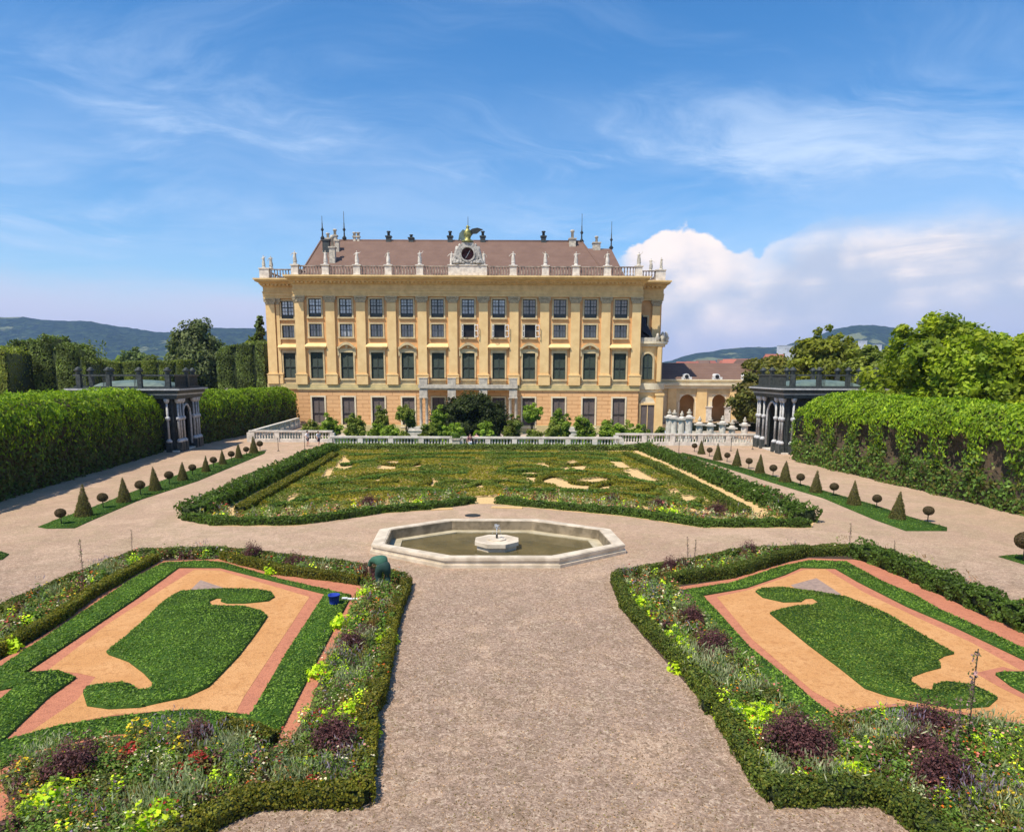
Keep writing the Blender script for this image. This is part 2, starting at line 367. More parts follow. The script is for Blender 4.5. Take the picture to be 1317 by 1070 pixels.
# ---- leaves: many small quads in one mesh, colour stored per face
def lf(p, k, ph=0.0):                               # cheap low frequency field 0..1
    x, y, z = p[:,0]*k, p[:,1]*k, p[:,2]*k
    return .5+.5*(np.sin(x*1.3+ph+1.7*np.sin(y*.9+ph))*np.cos(y*1.1-z*1.2+ph)*.6+np.sin(z*2.1+x*.7+ph*2)*.4*np.cos(y*1.9+ph))
class Leaves:
    def __init__(s): s.V = []; s.K = []; s.core = MB()
    def add(s, pts, nrm, size, cols, var=.25, aspect=.55, tilt=.7, up=None):
        pts = np.asarray(pts, float); n = len(pts)
        if n == 0: return
        nrm = np.asarray(nrm, float); nrm = nrm + tilt*rng.normal(size=(n,3)); nrm /= np.linalg.norm(nrm, axis=1)[:,None]+1e-9
        t = rng.normal(size=(n,3)) if up is None else np.tile(np.array(up, float), (n,1)) + .35*rng.normal(size=(n,3))
        t -= (t*nrm).sum(1)[:,None]*nrm; t /= np.linalg.norm(t, axis=1)[:,None]+1e-9
        b = np.cross(nrm, t); sz = (np.asarray(size)*(0.65+.7*rng.random(n)))[:,None]
        q = np.stack([pts-t*sz, pts+b*sz*aspect, pts+t*sz, pts-b*sz*aspect], 1)
        s.V.append(q.reshape(-1,3))
        cols = np.asarray(cols, float)
        if cols.ndim == 1: cols = np.tile(cols, (n,1))
        elif len(cols) != n or cols.shape[0] < 12 and n != cols.shape[0]: cols = cols[rng.integers(0, len(cols), n)]
        s.K.append(np.clip(cols*(1+var*(rng.random(n)*2-1))[:,None], 0, 1))
    def mesh(s, name, coremat=None):
        V = np.concatenate(s.V); K = np.concatenate(s.K); nq = len(K)
        cv = np.array(s.core.v, float).reshape(-1,3); cf = s.core.f
        allv = np.concatenate([V, cv]) if len(cv) else V
        me = bpy.data.meshes.new(name)
        tot = [4]*nq + [len(f) for f in cf]
        idx = np.concatenate([np.arange(nq*4), np.array([i+nq*4 for f in cf for i in f], int)]) if cf else np.arange(nq*4)
        me.vertices.add(len(allv)); me.vertices.foreach_set('co', allv.ravel())
        me.loops.add(len(idx)); me.loops.foreach_set('vertex_index', idx.astype(np.int32))
        me.polygons.add(len(tot)); me.polygons.foreach_set('loop_start', np.concatenate([[0], np.cumsum(tot)[:-1]]).astype(np.int32))
        me.materials.append(M['leaf']); me.materials.append(coremat or M['bark'])
        me.polygons.foreach_set('material_index', np.array([0]*nq+[1]*len(cf), np.int32))
        me.update(calc_edges=True); me.validate()
        at = me.attributes.new('leafcol', 'FLOAT_COLOR', 'FACE')
        kk = np.ones((len(tot),4)); kk[:nq,:3] = K; at.data.foreach_set('color', kk.ravel())
        return me
    def build(s, name, coremat=None, parent=None, loc=None): return link(name, s.mesh(name, coremat), parent, loc)

def inside(poly, pts):
    x, y = pts[:,0], pts[:,1]; r = np.zeros(len(pts), bool); n = len(poly)
    for i in range(n):
        x1, y1 = poly[i][:2]; x2, y2 = poly[(i+1)%n][:2]
        if y1 == y2: continue
        c = ((y1 > y) != (y2 > y)) & (x < (x2-x1)*(y-y1)/(y2-y1)+x1); r ^= c
    return r
def scatter(poly, dens, holes=()):
    p = np.array([q[:2] for q in poly]); lo = p.min(0); hi = p.max(0)
    n = int(np.prod(hi-lo)*dens); pts = lo+(hi-lo)*rng.random((n,2)); k = inside(poly, pts)
    for h in holes: k &= ~inside(h, pts)
    return pts[k]
def up3(p2, z): 
    return np.column_stack([p2, np.broadcast_to(z, (len(p2),))])
UP = np.array([0,0,1.])
def gp(px): return [P(u, v) for u, v in px]
def smooth_poly(pts, it=1, closed=True):
    for _ in range(it):
        o = []; n = len(pts)
        for i in range(n if closed else n-1):
            a, b = pts[i], pts[(i+1)%n]; o += [a*.75+b*.25, a*.25+b*.75]
        pts = o if closed else [pts[0]]+o+[pts[-1]]
    return pts

G_BOX = np.array([(.055,.085,.016),(.075,.105,.018),(.040,.070,.014),(.10,.115,.02)])
G_BOXY = np.array([(.13,.14,.015),(.10,.12,.015),(.16,.15,.02),(.07,.09,.014)])
G_DARK = np.array([(.022,.045,.012),(.03,.055,.015),(.018,.035,.010)])
G_GRASS = np.array([(.115,.22,.026),(.09,.18,.022),(.155,.27,.045),(.07,.14,.02)])
G_MID = np.array([(.07,.13,.022),(.09,.16,.03),(.055,.10,.02)])

# ================================================================== SETTING: ground, court, hills
xl, xm0, xm1, xr = -30.3, -20.5, 11.6, 28.6
YM, YL, YR, YF = 74.0, 81.0, 79.0, 112.0           # balustrade lines and palace front
CZ = -1.5
def ground():
    b = MB(); B = 9000
    for x0, x1, y0, y1 in ((-B,B,-60,YM-52),(-B,-14,YM-52,YM),(14,B,YM-52,YM),(-B,xm0,YM,YR),(xm1,B,YM,YR),(-B,xm0,YR,YL),(xr,B,YR,YL),(-B,xl,YL,YF+1),(xr,B,YL,YF+1),(-B,B,YF+1,B)):
        b.add([(x0,y0,0),(x1,y0,0),(x1,y1,0),(x0,y1,0)], [(0,1,2,3)])
    from mathutils.geometry import delaunay_2d_cdt
    op = [P(u, v, .42) for u, v in ((571,717.5),(478.5,700),(489,680),(574,667),(690,667),(784,680),(803,700),(719,717.5))]
    cn = sum(op, Vector((0,0,0)))/8; op = [cn+(p-cn)*.93 for p in op]
    vs = [Vector((x, y)) for x, y in ((-14,YM-52),(14,YM-52),(14,YM),(-14,YM))]+[Vector((p.x, p.y)) for p in op]
    ov, oe, of, _, _, _ = delaunay_2d_cdt(vs, [(4+i, 4+(i+1)%8) for i in range(8)], [], 0, 1e-5)
    hp = [(p.x, p.y) for p in op]
    for f in of:
        c = sum((ov[i] for i in f), Vector((0,0)))/len(f)
        if not inside(hp, np.array([[c.x, c.y]]))[0]:
            q = [ov[i] for i in f]; ar = sum(q[i].x*q[(i+1)%3].y-q[(i+1)%3].x*q[i].y for i in range(3))
            b.add([(p.x, p.y, 0) for p in q], [(0,1,2) if ar > 0 else (2,1,0)])
    o = b.build('ground', M['ground']); tag(o, kind='structure', label='pinkish gravel ground of the garden reaching to the hills')
    b = MB(); b.box(xl, xr, YM, YF+1, CZ-.3, CZ)
    o = b.build('court_floor', M['lawnbase']); tag(o, kind='structure', label='sunken grass court between balustrade and palace')
    b = MB(); b.box(xl+.5, xr-.5, YF-9, YF-1.0, CZ, CZ+.01); o = b.build('court_path', M['courtfloor']); tag(o, kind='structure', label='pale gravel path along the foot of the palace')
def octagon_px(): return [(571,717.5),(478.5,700),(489,680),(574,667),(690,667),(784,680),(803,700),(719,717.5)]
ground()

def ridge(name, pts, Y, depth, label, colm):
    """pts: pixel skyline; a long hill whose crest follows it at distance Y"""
    us = np.linspace(pts[0][0], pts[-1][0], 160); vs = np.interp(us, [p[0] for p in pts], [p[1] for p in pts])
    rows = 26; V = []; Fc = []
    for i, (u, v) in enumerate(zip(us, vs)):
        q = Q(u, v, Y)
        for j in range(rows):
            t = j/(rows-1); s = math.sin(math.pi*t)**1.0 if t < .5 else math.sin(math.pi*t)
            y = Y + (t-.5)*2*depth; k = y/Y
            bump = 14*math.sin(u*.09+t*9)*math.sin(math.pi*t)*abs(t-.5)*2 + 9*math.sin(u*.23+t*17)*abs(t-.5)
            V.append((q.x*k, y, max(q.z*s**1.2 + bump*min(1,s*2) - 2, -3) + (random.random()*5 if 0<j<rows-1 else 0)))
    n = len(us)
    for i in range(n-1):
        for j in range(rows-1): a = i*rows+j; Fc.append((a, a+rows, a+rows+1, a+1))
    b = MB(); b.add(V, Fc, True); o = b.build(name, colm); tag(o, kind='structure', label=label)
def hill_mat():
    m = bpy.data.materials.new('wooded_hill'); m.use_nodes = True; t = NT(m.node_tree)
    b = t.n['Principled BSDF']; b.inputs['Roughness'].default_value = 1; b.inputs['Specular IOR Level'].default_value = 0
    g = t.n.new('ShaderNodeNewGeometry'); pos = g.outputs['Position']
    n1 = t.noise(pos, .004, 6, .6); n2 = t.noise(pos, .03, 5, .7)
    n6 = t.noise(pos, .011, 7, .75)
    c = t.mix(t.ss(n2, .42, .58), (.008, .024, .018), (.040, .070, .032))
    c = t.mix(t.m('MULTIPLY', t.ss(n6, .46, .60), .6), c, (.014, .034, .020))
    c = t.mix(t.m('MULTIPLY', t.ss(n1, .60, .64), .75), c, (.20, .22, .10))
    t.l.new(c, b.inputs['Base Color'])
    bn = t.n.new('ShaderNodeBump'); bn.inputs['Distance'].default_value = 12; t.l.new(n2, bn.inputs['Height']); t.l.new(bn.outputs[0], b.inputs['Normal'])
    return m
HM = hill_mat()
ridge('hills', [(-260,425),(-120,410),(0,409),(30,409),(60,413),(110,414),(150,420),(200,428),(230,428),(270,422),(330,424),(400,440),(470,465),(520,478)], 3900, 1100, 'long wooded hill range on the left horizon', HM)
ridge('hills', [(700,480),(790,474),(860,465),(895,455),(930,450),(975,447),(1005,447),(1040,436),(1075,424),(1105,419),(1130,419),(1160,425),(1190,432),(1260,445),(1400,440),(1560,455)], 3900, 1100, 'wooded hills with pale buildings on the right horizon', HM)

# ================================================================== PALACE
palace = empty('palace', (0, YF+20, 0), 'large yellow baroque palace with brown tiled roof, rows of pilasters and tall windows', 'palace')
palace.location = (Q(602,480,YF).x, YF, 0); OX = palace.location.x
def zf(v, Y=YF): return Q(602, v, Y).z
def xf(u, v=420, Y=YF): return Q(u, v, Y).x - OX
bays = [xf(602+39.4*(i-5), 395) for i in range(11)]
PITCH = bays[1]-bays[0]
pil = [bays[0]-PITCH/2+PITCH*i for i in range(12)]
z_band0, z_band1 = zf(502), zf(495)
rows = dict(top=(zf(408.5), zf(385)), small=(zf(434), zf(417.5)), big=(zf(487.5), zf(454)), ground=(zf(548), zf(511.5)))
WWID = 16.2/39.4*PITCH
z_cor = zf(357); z_arch = zf(382)
BL, BR = pil[0]-.72, pil[-1]+.72

def wall_with_holes(b, x0, x1, y0, y1, z0, z1, holes):
    """holes: (xa, xb, za, zb). Front wall made of boxes round the openings."""
    xs = sorted({x0, x1, *[h[0] for h in holes], *[h[1] for h in holes]})
    for i in range(len(xs)-1):
        a, c = xs[i], xs[i+1]; hs = sorted([(h[2], h[3]) for h in holes if h[0] <= a+1e-4 and h[1] >= c-1e-4])
        z = z0
        for ha, hb in hs: b.box(a, c, y0, y1, z, ha); z = hb
        b.box(a, c, y0, y1, z, z1)
def hole(cx, key, w=WWID): return (cx-w/2, cx+w/2, *rows[key])

up_holes = [hole(x, k) for x in bays for k in ('top', 'small', 'big')]
b = MB(); wall_with_holes(b, BL+.1, BR-.1, 0, .5, z_band1, z_arch+.1, up_holes); b.build('upper_wall', M['wall'], palace)
door_b = [4, 5, 6]
b = MB(); wall_with_holes(b, BL+.02, BR-.02, -.15, .5, CZ, z_band0, [hole(x, 'ground') for x in bays]); b.build('rusticated_wall', M['rustic'], palace)
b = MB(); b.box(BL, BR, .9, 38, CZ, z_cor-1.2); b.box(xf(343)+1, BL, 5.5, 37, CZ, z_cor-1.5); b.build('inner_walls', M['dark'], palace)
# string course, plinth
b = MB(); b.box(BL-.1, BR+.1, -.34, .5, z_band0, z_band0+.42); b.box(BL-.06, BR+.06, -.22, .5, z_band0+.42, z_band1); b.box(BL-.04, BR+.04, -.32, .4, CZ, CZ+1.3)
b.build('string_course', M['band'], palace)
# pilasters: each with base and capital
PW = 1.40
def pil_part(x, y=0, zb=z_band1, zt=z_arch, parent=palace, w=PW, mm='pilaster'):
    b = MB(); b.box(x-w/2, x+w/2, y-.36, y+.02, zb+1.75, zt-.95)
    p = b.build('pilaster', M[mm], parent)
    b = MB(); b.box(x-w/2-.20, x+w/2+.20, y-.56, y+.02, zb, zb+1.45); b.box(x-w/2-.28, x+w/2+.28, y-.62, y+.02, zb+1.45, zb+1.6); b.box(x-w/2-.1, x+w/2+.1, y-.46, y+.02, zb+1.6, zb+1.75)
    b.build('pedestal', M['pilaster'], p)
    b = MB(); b.box(x-w/2-.05, x+w/2+.05, y-.42, y+.02, zt-.95, zt-.85)
    b.xprism([(x-w/2-.02,zt-.85),(x+w/2+.02,zt-.85),(x+w/2+.22,zt-.25),(x-w/2-.22,zt-.25)], y-.46, y+.02)
    for s in (-1, 1):
        b.lathe([(.05,-.13),(.24,-.13),(.24,.13),(.05,.13)], (0,0,0), 10, False); k = len(b.v)-40
        for i in range(k, len(b.v)):
            vx, vy, vz = b.v[i]; b.v[i] = (x+s*(w/2+.04)+vx, y-.40+vz, zt-.40+vy)
    b.box(x-w/2-.28, x+w/2+.28, y-.58, y+.02, zt-.22, zt)
    b.build('capital', M['capital'], p)
for x in pil: pil_part(x)
# entablature
def entab(b, x0, x1, y, ztop, zbot, left=1, right=1, back=.5):
    H = ztop-zbot
    lay = [(0, .14, .42), (.14, .30, .50), (.30, .36, .62), (.36, .62, .40), (.62, .68, .70), (.74, .84, 1.25), (.84, .92, 2.1), (.92, 1.0, 2.45)]
    for a, c, p in lay: b.box(x0-p*left*.40, x1+p*right*.40, y-p, y+back, zbot+a*H, zbot+c*H)
    b.box(x0-.45*left, x1+.45*right, y-.85, y+back, zbot+.68*H, zbot+.74*H)
    n = int((x1-x0)/.62)
    for i in range(n):
        c = x0+(i+.5)*(x1-x0)/n; b.box(c-.16, c+.16, y-1.2, y-.80, zbot+.66*H, zbot+.735*H)
b = MB(); entab(b, BL+.02, BR-.02, 0, z_cor, z_arch); b.build('entablature', M['entab'], palace)

# windows
def win_parts(w, h, kind, hood=None):
    """returns list of (name, mesh, [children]) with the origin at the opening's bottom centre"""
    res = []
    b = MB(); t = .24
    b.box(-w/2-t, -w/2, -.12, .3, -.02, h+t); b.box(w/2, w/2+t, -.12, .3, -.02, h+t); b.box(-w/2, w/2, -.12, .3, h, h+t)
    b.box(-w/2-t-.06, w/2+t+.06, -.24, .3, -.26, -.02)
    if kind == 'big':
        b.box(-w/2-t, w/2+t, -.06, .01, -1.15, -.26); b.box(-w/2-t, w/2+t, -.10, .01, h+t, h+t+.35)
    sur = b.mesh('window_surround', M['trim'] if kind != 'ground' else M['paleplaster'])
    kids = []
    if hood == 'flat':
        b = MB(); z = h+t+.35; b.box(-w/2-.5, w/2+.5, -.45, .02, z, z+.22)
        b.add([(-w/2-.72,-.62,z+.22),(w/2+.72,-.62,z+.22),(w/2+.72,.02,z+.22),(-w/2-.72,.02,z+.22),(-w/2-.72,-.62,z+.34),(w/2+.72,-.62,z+.34),(w/2+.6,.02,z+.85),(-w/2-.6,.02,z+.85)],
              [(0,3,2,1),(4,5,6,7),(0,1,5,4),(1,2,6,5),(2,3,7,6),(3,0,4,7)])
        kids.append(('hood', b.mesh('hood', M['pilaster'])))
    if hood == 'arch':
        b = MB(); z = h+t+.35; n = 10; r = w/2+.35
        out = [(-r+2*r*i/n, z+.15+.85*math.sin(math.pi*i/n)**.8) for i in range(n+1)]; inn = [(p[0]*.82, z+.05+(p[1]-z-.15)*.62) for p in out]
        for i in range(n): b.xprism([out[i], out[i+1], inn[i+1], inn[i]], -.48, .02)
        b.xprism([(-r-.12,z-.05),(-r+.25,z-.05),(-r+.25,z+.35),(-r-.12,z+.25)], -.42, .02); b.xprism([(r+.12,z-.05),(r-.25,z-.05),(r-.25,z+.35),(r+.12,z+.25)], -.42, .02)
        b.lathe([(.0,-.2),(.2,-.1),(.26,.1),(.12,.3),(0,.36)], (0,-.1,z+.25), 8)
        b.box(-w/2-.45, -w/2-.22, -.2, .02, z-1.1, z-.05); b.box(w/2+.22, w/2+.45, -.2, .02, z-1.1, z-.05)
        kids.append(('pediment', b.mesh('pediment', M['trim'])))
    if kind in ('top', 'small', 'open'):
        b = MB(); g = .05; b.box(-w/2, w/2, .26, .28, 0, h); kids.append(('pane', None, b))
        b = MB(); f = .10
        b.box(-w/2, -w/2+f, .16, .26, 0, h); b.box(w/2-f, w/2, .16, .26, 0, h); b.box(-w/2+f, w/2-f, .16, .26, 0, f); b.box(-w/2+f, w/2-f, .16, .26, h-f, h)
        b.box(-.09, .09, .155, .25, f, h-f)
        if kind == 'top':
            b.box(-w/2+f, -.09, .16, .25, h*.60, h*.60+.14); b.box(.09, w/2-f, .16, .25, h*.60, h*.60+.14)
            b.box(-w/2+f, -.09, .16, .25, .1, h*.22); b.box(.09, w/2-f, .16, .25, .1, h*.22)
            for zz in (h*.40, h*.80): b.box(-w/2+f, -.09, .18, .24, zz, zz+.05); b.box(.09, w/2-f, .18, .24, zz, zz+.05)
            for xx in (-w/4-.02, w/4-.02): b.box(xx, xx+.05, .19, .25, f, h-f)
        elif kind == 'small':
            b.box(-w/2+f, -.09, .18, .24, h*.52, h*.52+.05); b.box(.09, w/2-f, .18, .24, h*.52, h*.52+.05)
            for xx in (-w/4-.02, w/4-.02): b.box(xx, xx+.05, .19, .25, f, h-f)
        kids.append(('muntin', b.mesh('muntin', M['muntin'])))
    if kind in ('big', 'ground'):
        mm = M['shutter_green'] if kind == 'big' else M['shutter_brown']
        for s in (-1, 1):
            b = MB(); x0, x1 = (-w/2+.02, -.03) if s < 0 else (.03, w/2-.02)
            for a, c in ((0, h*.42), (h*.42+.12, h-.01)):
                b.box(x0, x0+.08, .10, .2, a, c); b.box(x1-.08, x1, .10, .2, a, c); b.box(x0+.08, x1-.08, .10, .2, c-.1, c); b.box(x0+.08, x1-.08, .10, .2, a, a+.1)
                b.box(x0+.08, x1-.08, .15, .19, a+.1, c-.1)
            kids.append(('shutter', b.mesh('shutter', mm)))
        b = MB(); b.box(-w/2, w/2, .06, .22, h*.42, h*.42+.12); b.box(-.03, .03, .09, .22, 0, h*.42); b.box(-.03, .03, .09, .22, h*.42+.12, h); kids.append(('crossbar', b.mesh('crossbar', M['iron'])))
    return sur, kids
WH = {}
for k in ('top', 'small', 'ground'): WH[k] = win_parts(WWID, rows[k][1]-rows[k][0], k)
WH['bigflat'] = win_parts(WWID, rows['big'][1]-rows['big'][0], 'big', 'flat')
WH['bigarch'] = win_parts(WWID, rows['big'][1]-rows['big'][0], 'big', 'arch')
PANES = {}
def place_window(x, z, key, y=0, curtain=False, parent=palace, skip=()):
    sur, kids = WH[key]; w = link('window', sur, parent, (x, y, z))
    for kd in kids:
        if kd[0] in skip: continue
        if kd[0] == 'pane':
            kk = (key, curtain)
            if kk not in PANES: PANES[kk] = kd[2].mesh('pane', M['dark'] if curtain == 'dark' else M['glass_curtain'] if curtain else M['glass'])
            link('pane', PANES[kk], w)
        else: link(kd[0], kd[1], w)
    return w
for i, x in enumerate(bays):
    place_window(x, rows['top'][0], 'top', 0, i in (0, 1, 3, 5, 6))
    if i in (5, 6, 7):
        w = place_window(x, rows['small'][0], 'small', 0, 'dark', skip=('muntin',)); h = rows['small'][1]-rows['small'][0]  # near-black sheet in the open window stands for the unlit room
        w['label'] = 'small window with its white casements swung open'
        for s in (-1, 1):
            b = MB(); L = WWID*.42; x0 = s*WWID/2; d = -1
            ex = x0 + s*L*.75; ey = -L*.75
            if s < 0: ex, ey = x0+.25, -L
            pts = [Vector((x0, -.13)), Vector((ex, ey-.1))]
            b.obox(pts[0], pts[1], .06, .05, .17); b.obox(pts[0], pts[1], .06, h-.17, h-.05); b.obox(pts[0], pts[1], .05, h*.47, h*.53)
            dd = (pts[1]-pts[0]); b.obox(pts[0], pts[0]+dd*.12, .065, .17, h-.17); b.obox(pts[1]-dd*.12, pts[1], .065, .17, h-.17)
            b.build('open_casement', M['white'], w)
    else: place_window(x, rows['small'][0], 'small', 0, i == 1)
    place_window(x, rows['big'][0], 'bigflat' if i % 2 == 0 else 'bigarch')
    place_window(x, rows['ground'][0], 'ground', -.15)

# ---- wings (set back)
WS = 4.0
YW = YF+WS
lwx0, lwx1 = xf(341.5, 395, YW), BL
rwx0, rwx1 = BR, xf(851, 395, YW)
b = MB()
lw = hole(xf(369.5, 395, YW), 'top'); wc = xf(369.5, 395, YW); wf = 15/39.4*PITCH
rw2 = dict(top=(Q(369,408.5,YW).z, Q(369,385,YW).z), small=(Q(369,434,YW).z, Q(369,417.5,YW).z), big=(Q(369,488,YW).z, Q(369,454,YW).z))
zwc = zf(357)-.25
wall_with_holes(b, lwx0, lwx1, WS, WS+.5, z_band1, z_arch+.1, [(wc-WWID/2, wc+WWID/2, *rows[k]) for k in ('top', 'small', 'big')])
b.box(lwx0, lwx0+.5, WS+.5, 37, z_band1, z_arch+.1)
b.box(lwx0, lwx1, WS-.1, WS+.5, CZ, z_band0); b.box(lwx0, lwx0+.5, WS+.5, 37, CZ, z_band0)
b.box(BL, BL+.45, .5, WS+.5, CZ, z_arch+.1)
b.build('wing_wall', M['wall'], palace)
b = MB(); b.box(lwx0-.2, lwx1, WS-.35, WS+.5, z_band0, z_band1); b.box(lwx0-.2, lwx0+.5, WS+.5, 37, z_band0, z_band1); b.build('string_course', M['band'], palace)
for k, kk in (('top','top'), ('small','small'), ('big','bigflat')): place_window(wc, rows[k][0], kk, WS, k == 'top')
pil_part(lwx0+.85, WS); pil_part(lwx0+2.0, WS+.15, w=.5)
b = MB(); entab(b, lwx0, lwx1+.3, WS, z_cor, z_arch, 1, 0)
for a, c, p in [(0,.3,.42),(.3,.7,.5),(.7,.84,1.25),(.84,1,2.1)]: b.box(lwx0-p*.40, lwx0+.3, WS+.5, 37, z_arch+a*(z_cor-z_arch), z_arch+c*(z_cor-z_arch))
b.build('entablature', M['entab'], palace)
# right wing upper part
b = MB(); zo0, zo1 = zf(436), zf(404)
xo0, xo1 = xf(826, 395, YW), xf(833, 395, YW)
wall_with_holes(b, rwx0-.3, rwx1, WS, WS+.5, zf(500), z_arch+.1, [(xo0, xo1, zo0, zo1)])
b.box(rwx1-.5, rwx1, WS+.5, 37, CZ, z_arch+.1); b.box(BR-.45, BR, .5, WS, CZ, z_arch+.1)
b.build('wing_wall', M['wall'], palace)
b = MB(); entab(b, BR-.3, rwx1, WS, z_cor-.1, z_arch-.1, 0, 1)
for a, c, p in [(0,.3,.42),(.3,.7,.5),(.7,.84,1.25),(.84,1,2.1)]: b.box(rwx1-.3, rwx1+p*.40, WS+.5, 37, z_arch-.1+a*(z_cor-z_arch), z_arch-.1+c*(z_cor-z_arch))
b.build('entablature', M['entab'], palace)
pil_part(rwx1-.9, WS, zb=zf(440)-1.5, w=1.25)
b = MB(); t = .25; b.box(xo1, xo1+t, WS-.12, WS+.1, zo0, zo1+t); b.box(xo0-.1, xo1, WS-.12, WS+.1, zo1, zo1+t); b.build('door_surround', M['trim'], palace)
b = MB(); b.box(xo0-.3, xo1+.05, WS+.5, WS+.6, zo0-.2, zo1+.2); b.build('balcony_doorway', M['dark'], palace)  # near-black sheet painted in for the shade inside the doorway

# bow bay under the balcony (rounded corner) x px 822..858
bw0, bw1 = BR, xf(856, 470)
zb_t, zb_b = zf(441), zf(490)
def bow(off, n=10):
    pts = [(bw0-.2, 1.2-off), ((bw0+bw1)/2-.2, .9-off)]
    for i in range(n+1):
        a = -math.pi/2 + math.pi/2*i/n; pts.append((bw1-2.0+(2.0+off)*math.cos(a), 2.9+(2.0+off)*math.sin(a)))
    return pts + [(bw1+off, WS+3), (bw0-.2, WS+3)]
aw = xf(833.5, 470) ; awr = .80
b = MB()
arch = [(aw-awr, zf(487)), (aw-awr, zf(461))] + [(aw-awr*math.cos(math.pi*i/10), zf(461)+awr*math.sin(math.pi*i/10)*1.1) for i in range(1,10)] + [(aw+awr, zf(461)), (aw+awr, zf(487))]
b.prism(bow(0), CZ, zb_t); b.build('bow_bay', M['pilaster'], palace)
b = MB(); b.prism(bow(.75), zb_t, zb_t+.35); b.prism(bow(.4), zb_t-.4, zb_t); b.prism(bow(.5), zf(500), zf(492)); b.prism(bow(.2), zf(504), zf(500)); b.build('bow_bay_cornice', M['paleplaster'], palace)
yy = .55
b = MB(); b.xprism([(p[0]*1, p[1]) for p in arch], yy, yy+.35); bw = b.build('arched_window', M['shutter_green'], palace)
b = MB(); o2 = [(aw+(p[0]-aw)*1.35, p[1]+(.28 if p[1] > zf(461)-.01 else 0)) for p in arch]
for i in range(len(arch)-1): b.xprism([arch[i], arch[i+1], o2[i+1], o2[i]], yy-.12, yy+.35)
b.build('window_surround', M['trim'], bw)
b = MB(); b.box(aw-.05, aw+.05, yy-.06, yy, zf(487), zf(455)); b.box(aw-awr, aw-.05, yy-.05, yy, zf(472), zf(472)+.1); b.box(aw+.05, aw+awr, yy-.05, yy, zf(472), zf(472)+.1); b.build('muntin', M['muntin'], bw)
b = MB(); b.box(xf(846,470), xf(851,470), .45, 1.0, zb_b, zb_t-.5); b.box(xf(823.5,470), xf(826,470), .62, 1.3, zb_b, zb_t-.5); b.build('pilaster', M['pilaster'], palace)
# stone trophies round the balcony, black cloth over its furniture
b = MB()
for k in range(7):
    a = -1.4+k*.42; cx = bw1-1.6+2.2*math.cos(a); cy = 2.9+2.0*math.sin(a); h = .9+.7*random.random()
    b.lathe([(.35,0),(.28,.3*h),(.42,.55*h),(.2,.8*h),(.26,.95*h),(.05,1.15*h)], (cx, cy, zb_t+.35), 8)
b.box(bw0, bw1-1.5, .35, .55, zb_t+.35, zb_t+.95)
b.build('balcony_ornament', M['roofstone'], palace)
b = MB(); vs = []
for i in range(9):
    for j in range(6):
        t = i/8; s = j/5; x = bw0+.15+(xf(844,430)-bw0-.2)*t; h = (4.6*(1-abs(t-.12)/.9)**.8 if t > .12 else 4.3)
        vs.append((x+.12*math.sin(i*2+j), 1.0+2.4*s, zb_t+.35+max(.1, h*(math.sin(math.pi*(s*.8+.12))))+.15*math.sin(i*3+j*2)))
b.add(vs, [(i*6+j, (i+1)*6+j, (i+1)*6+j+1, i*6+j+1) for i in range(8) for j in range(5)], True)
b.add([(x, 1.0, zb_t+.36) for x in (bw0+.15, xf(844,430))] + [vs[48], vs[0]], [(0,1,2,3)])
o = b.build('cloth_cover', M['cloth']); o.location = (OX, YF, 0); tag(o, 'black cloth sheet heaped on the balcony at the right end of the palace', 'cloth')
# ground level door in the bow bay
dx0, dx1 = xf(824.5, 530), xf(842, 530)
b = MB(); b.box(dx0, dx1, .5, .9, CZ, zf(520)); dr = b.build('door', M['shutter_brown'], palace)
b = MB(); b.box(dx0-.3, dx0, .35, .9, CZ, zf(520)); b.box(dx1, dx1+.3, .35, .9, CZ, zf(520)); b.box(dx0-.3, dx1+.3, .35, .9, zf(520), zf(520)+.3)
b.box((dx0+dx1)/2-.05, (dx0+dx1)/2+.05, .44, .5, CZ, zf(520)); b.build('door_frame', M['pilaster'], dr)
b = MB(); n = 10; r = (dx1-dx0)/2+.1; cx = (dx0+dx1)/2; b.xprism([(cx-r*math.cos(math.pi*i/n), zf(519)+.1+1.0*math.sin(math.pi*i/n)) for i in range(n+1)], .5, .9); b.build('lunette', M['paleplaster'], palace)
b = MB(); b.box(xf(843.5,530), xf(853,530), .3, 1.5, CZ, zf(508)); b.box(xf(842.5,530), xf(854,530), .2, 1.5, zf(508), zf(505)); b.build('pilaster', M['pilaster'], palace)

# ---- roof, roof balustrade
zr = z_cor
def roofmesh(x0, x1, y0, y1, z0, rx0, rx1, ry, rz):
    b = MB(); b.add([(x0,y0,z0),(x1,y0,z0),(x1,y1,z0),(x0,y1,z0),(rx0,ry,rz),(rx1,ry,rz)], [(0,1,5,4),(1,2,5),(2,3,4,5),(3,0,4),(0,3,2,1)]); return b
YRD = 12.0; zridge = Q(580, 310, YF+YRD).z
rx0 = xf(413, 310, YF+YRD); rx1 = xf(748, 312, YF+YRD)
ex0 = xf(381, 345, YF+1.2); ex1 = xf(786, 345, YF+1.2)
rf = roofmesh(ex0, ex1, 1.2, 22.8, zr-.3, rx0, rx1, YRD, zridge).build('roof', M['roof'], palace)
z2 = Q(778, 320, YF+22).z
roofmesh(xf(500, 345, YF+8), xf(811, 343, YF+8), 8, 37, zr-.25, xf(560, 320, YF+22), xf(786, 320, YF+22), 22, z2).build('rear_roof', M['roof'], rf)
b = MB(); b.box(BL, BR, 1.5, WS+1, zr-1.0, zr-.35); b.box(lwx0-.2, rwx1+.2, WS+1, 37, zr-1.0, zr-.352); b.build('roof_deck', M['roofstone'], palace)
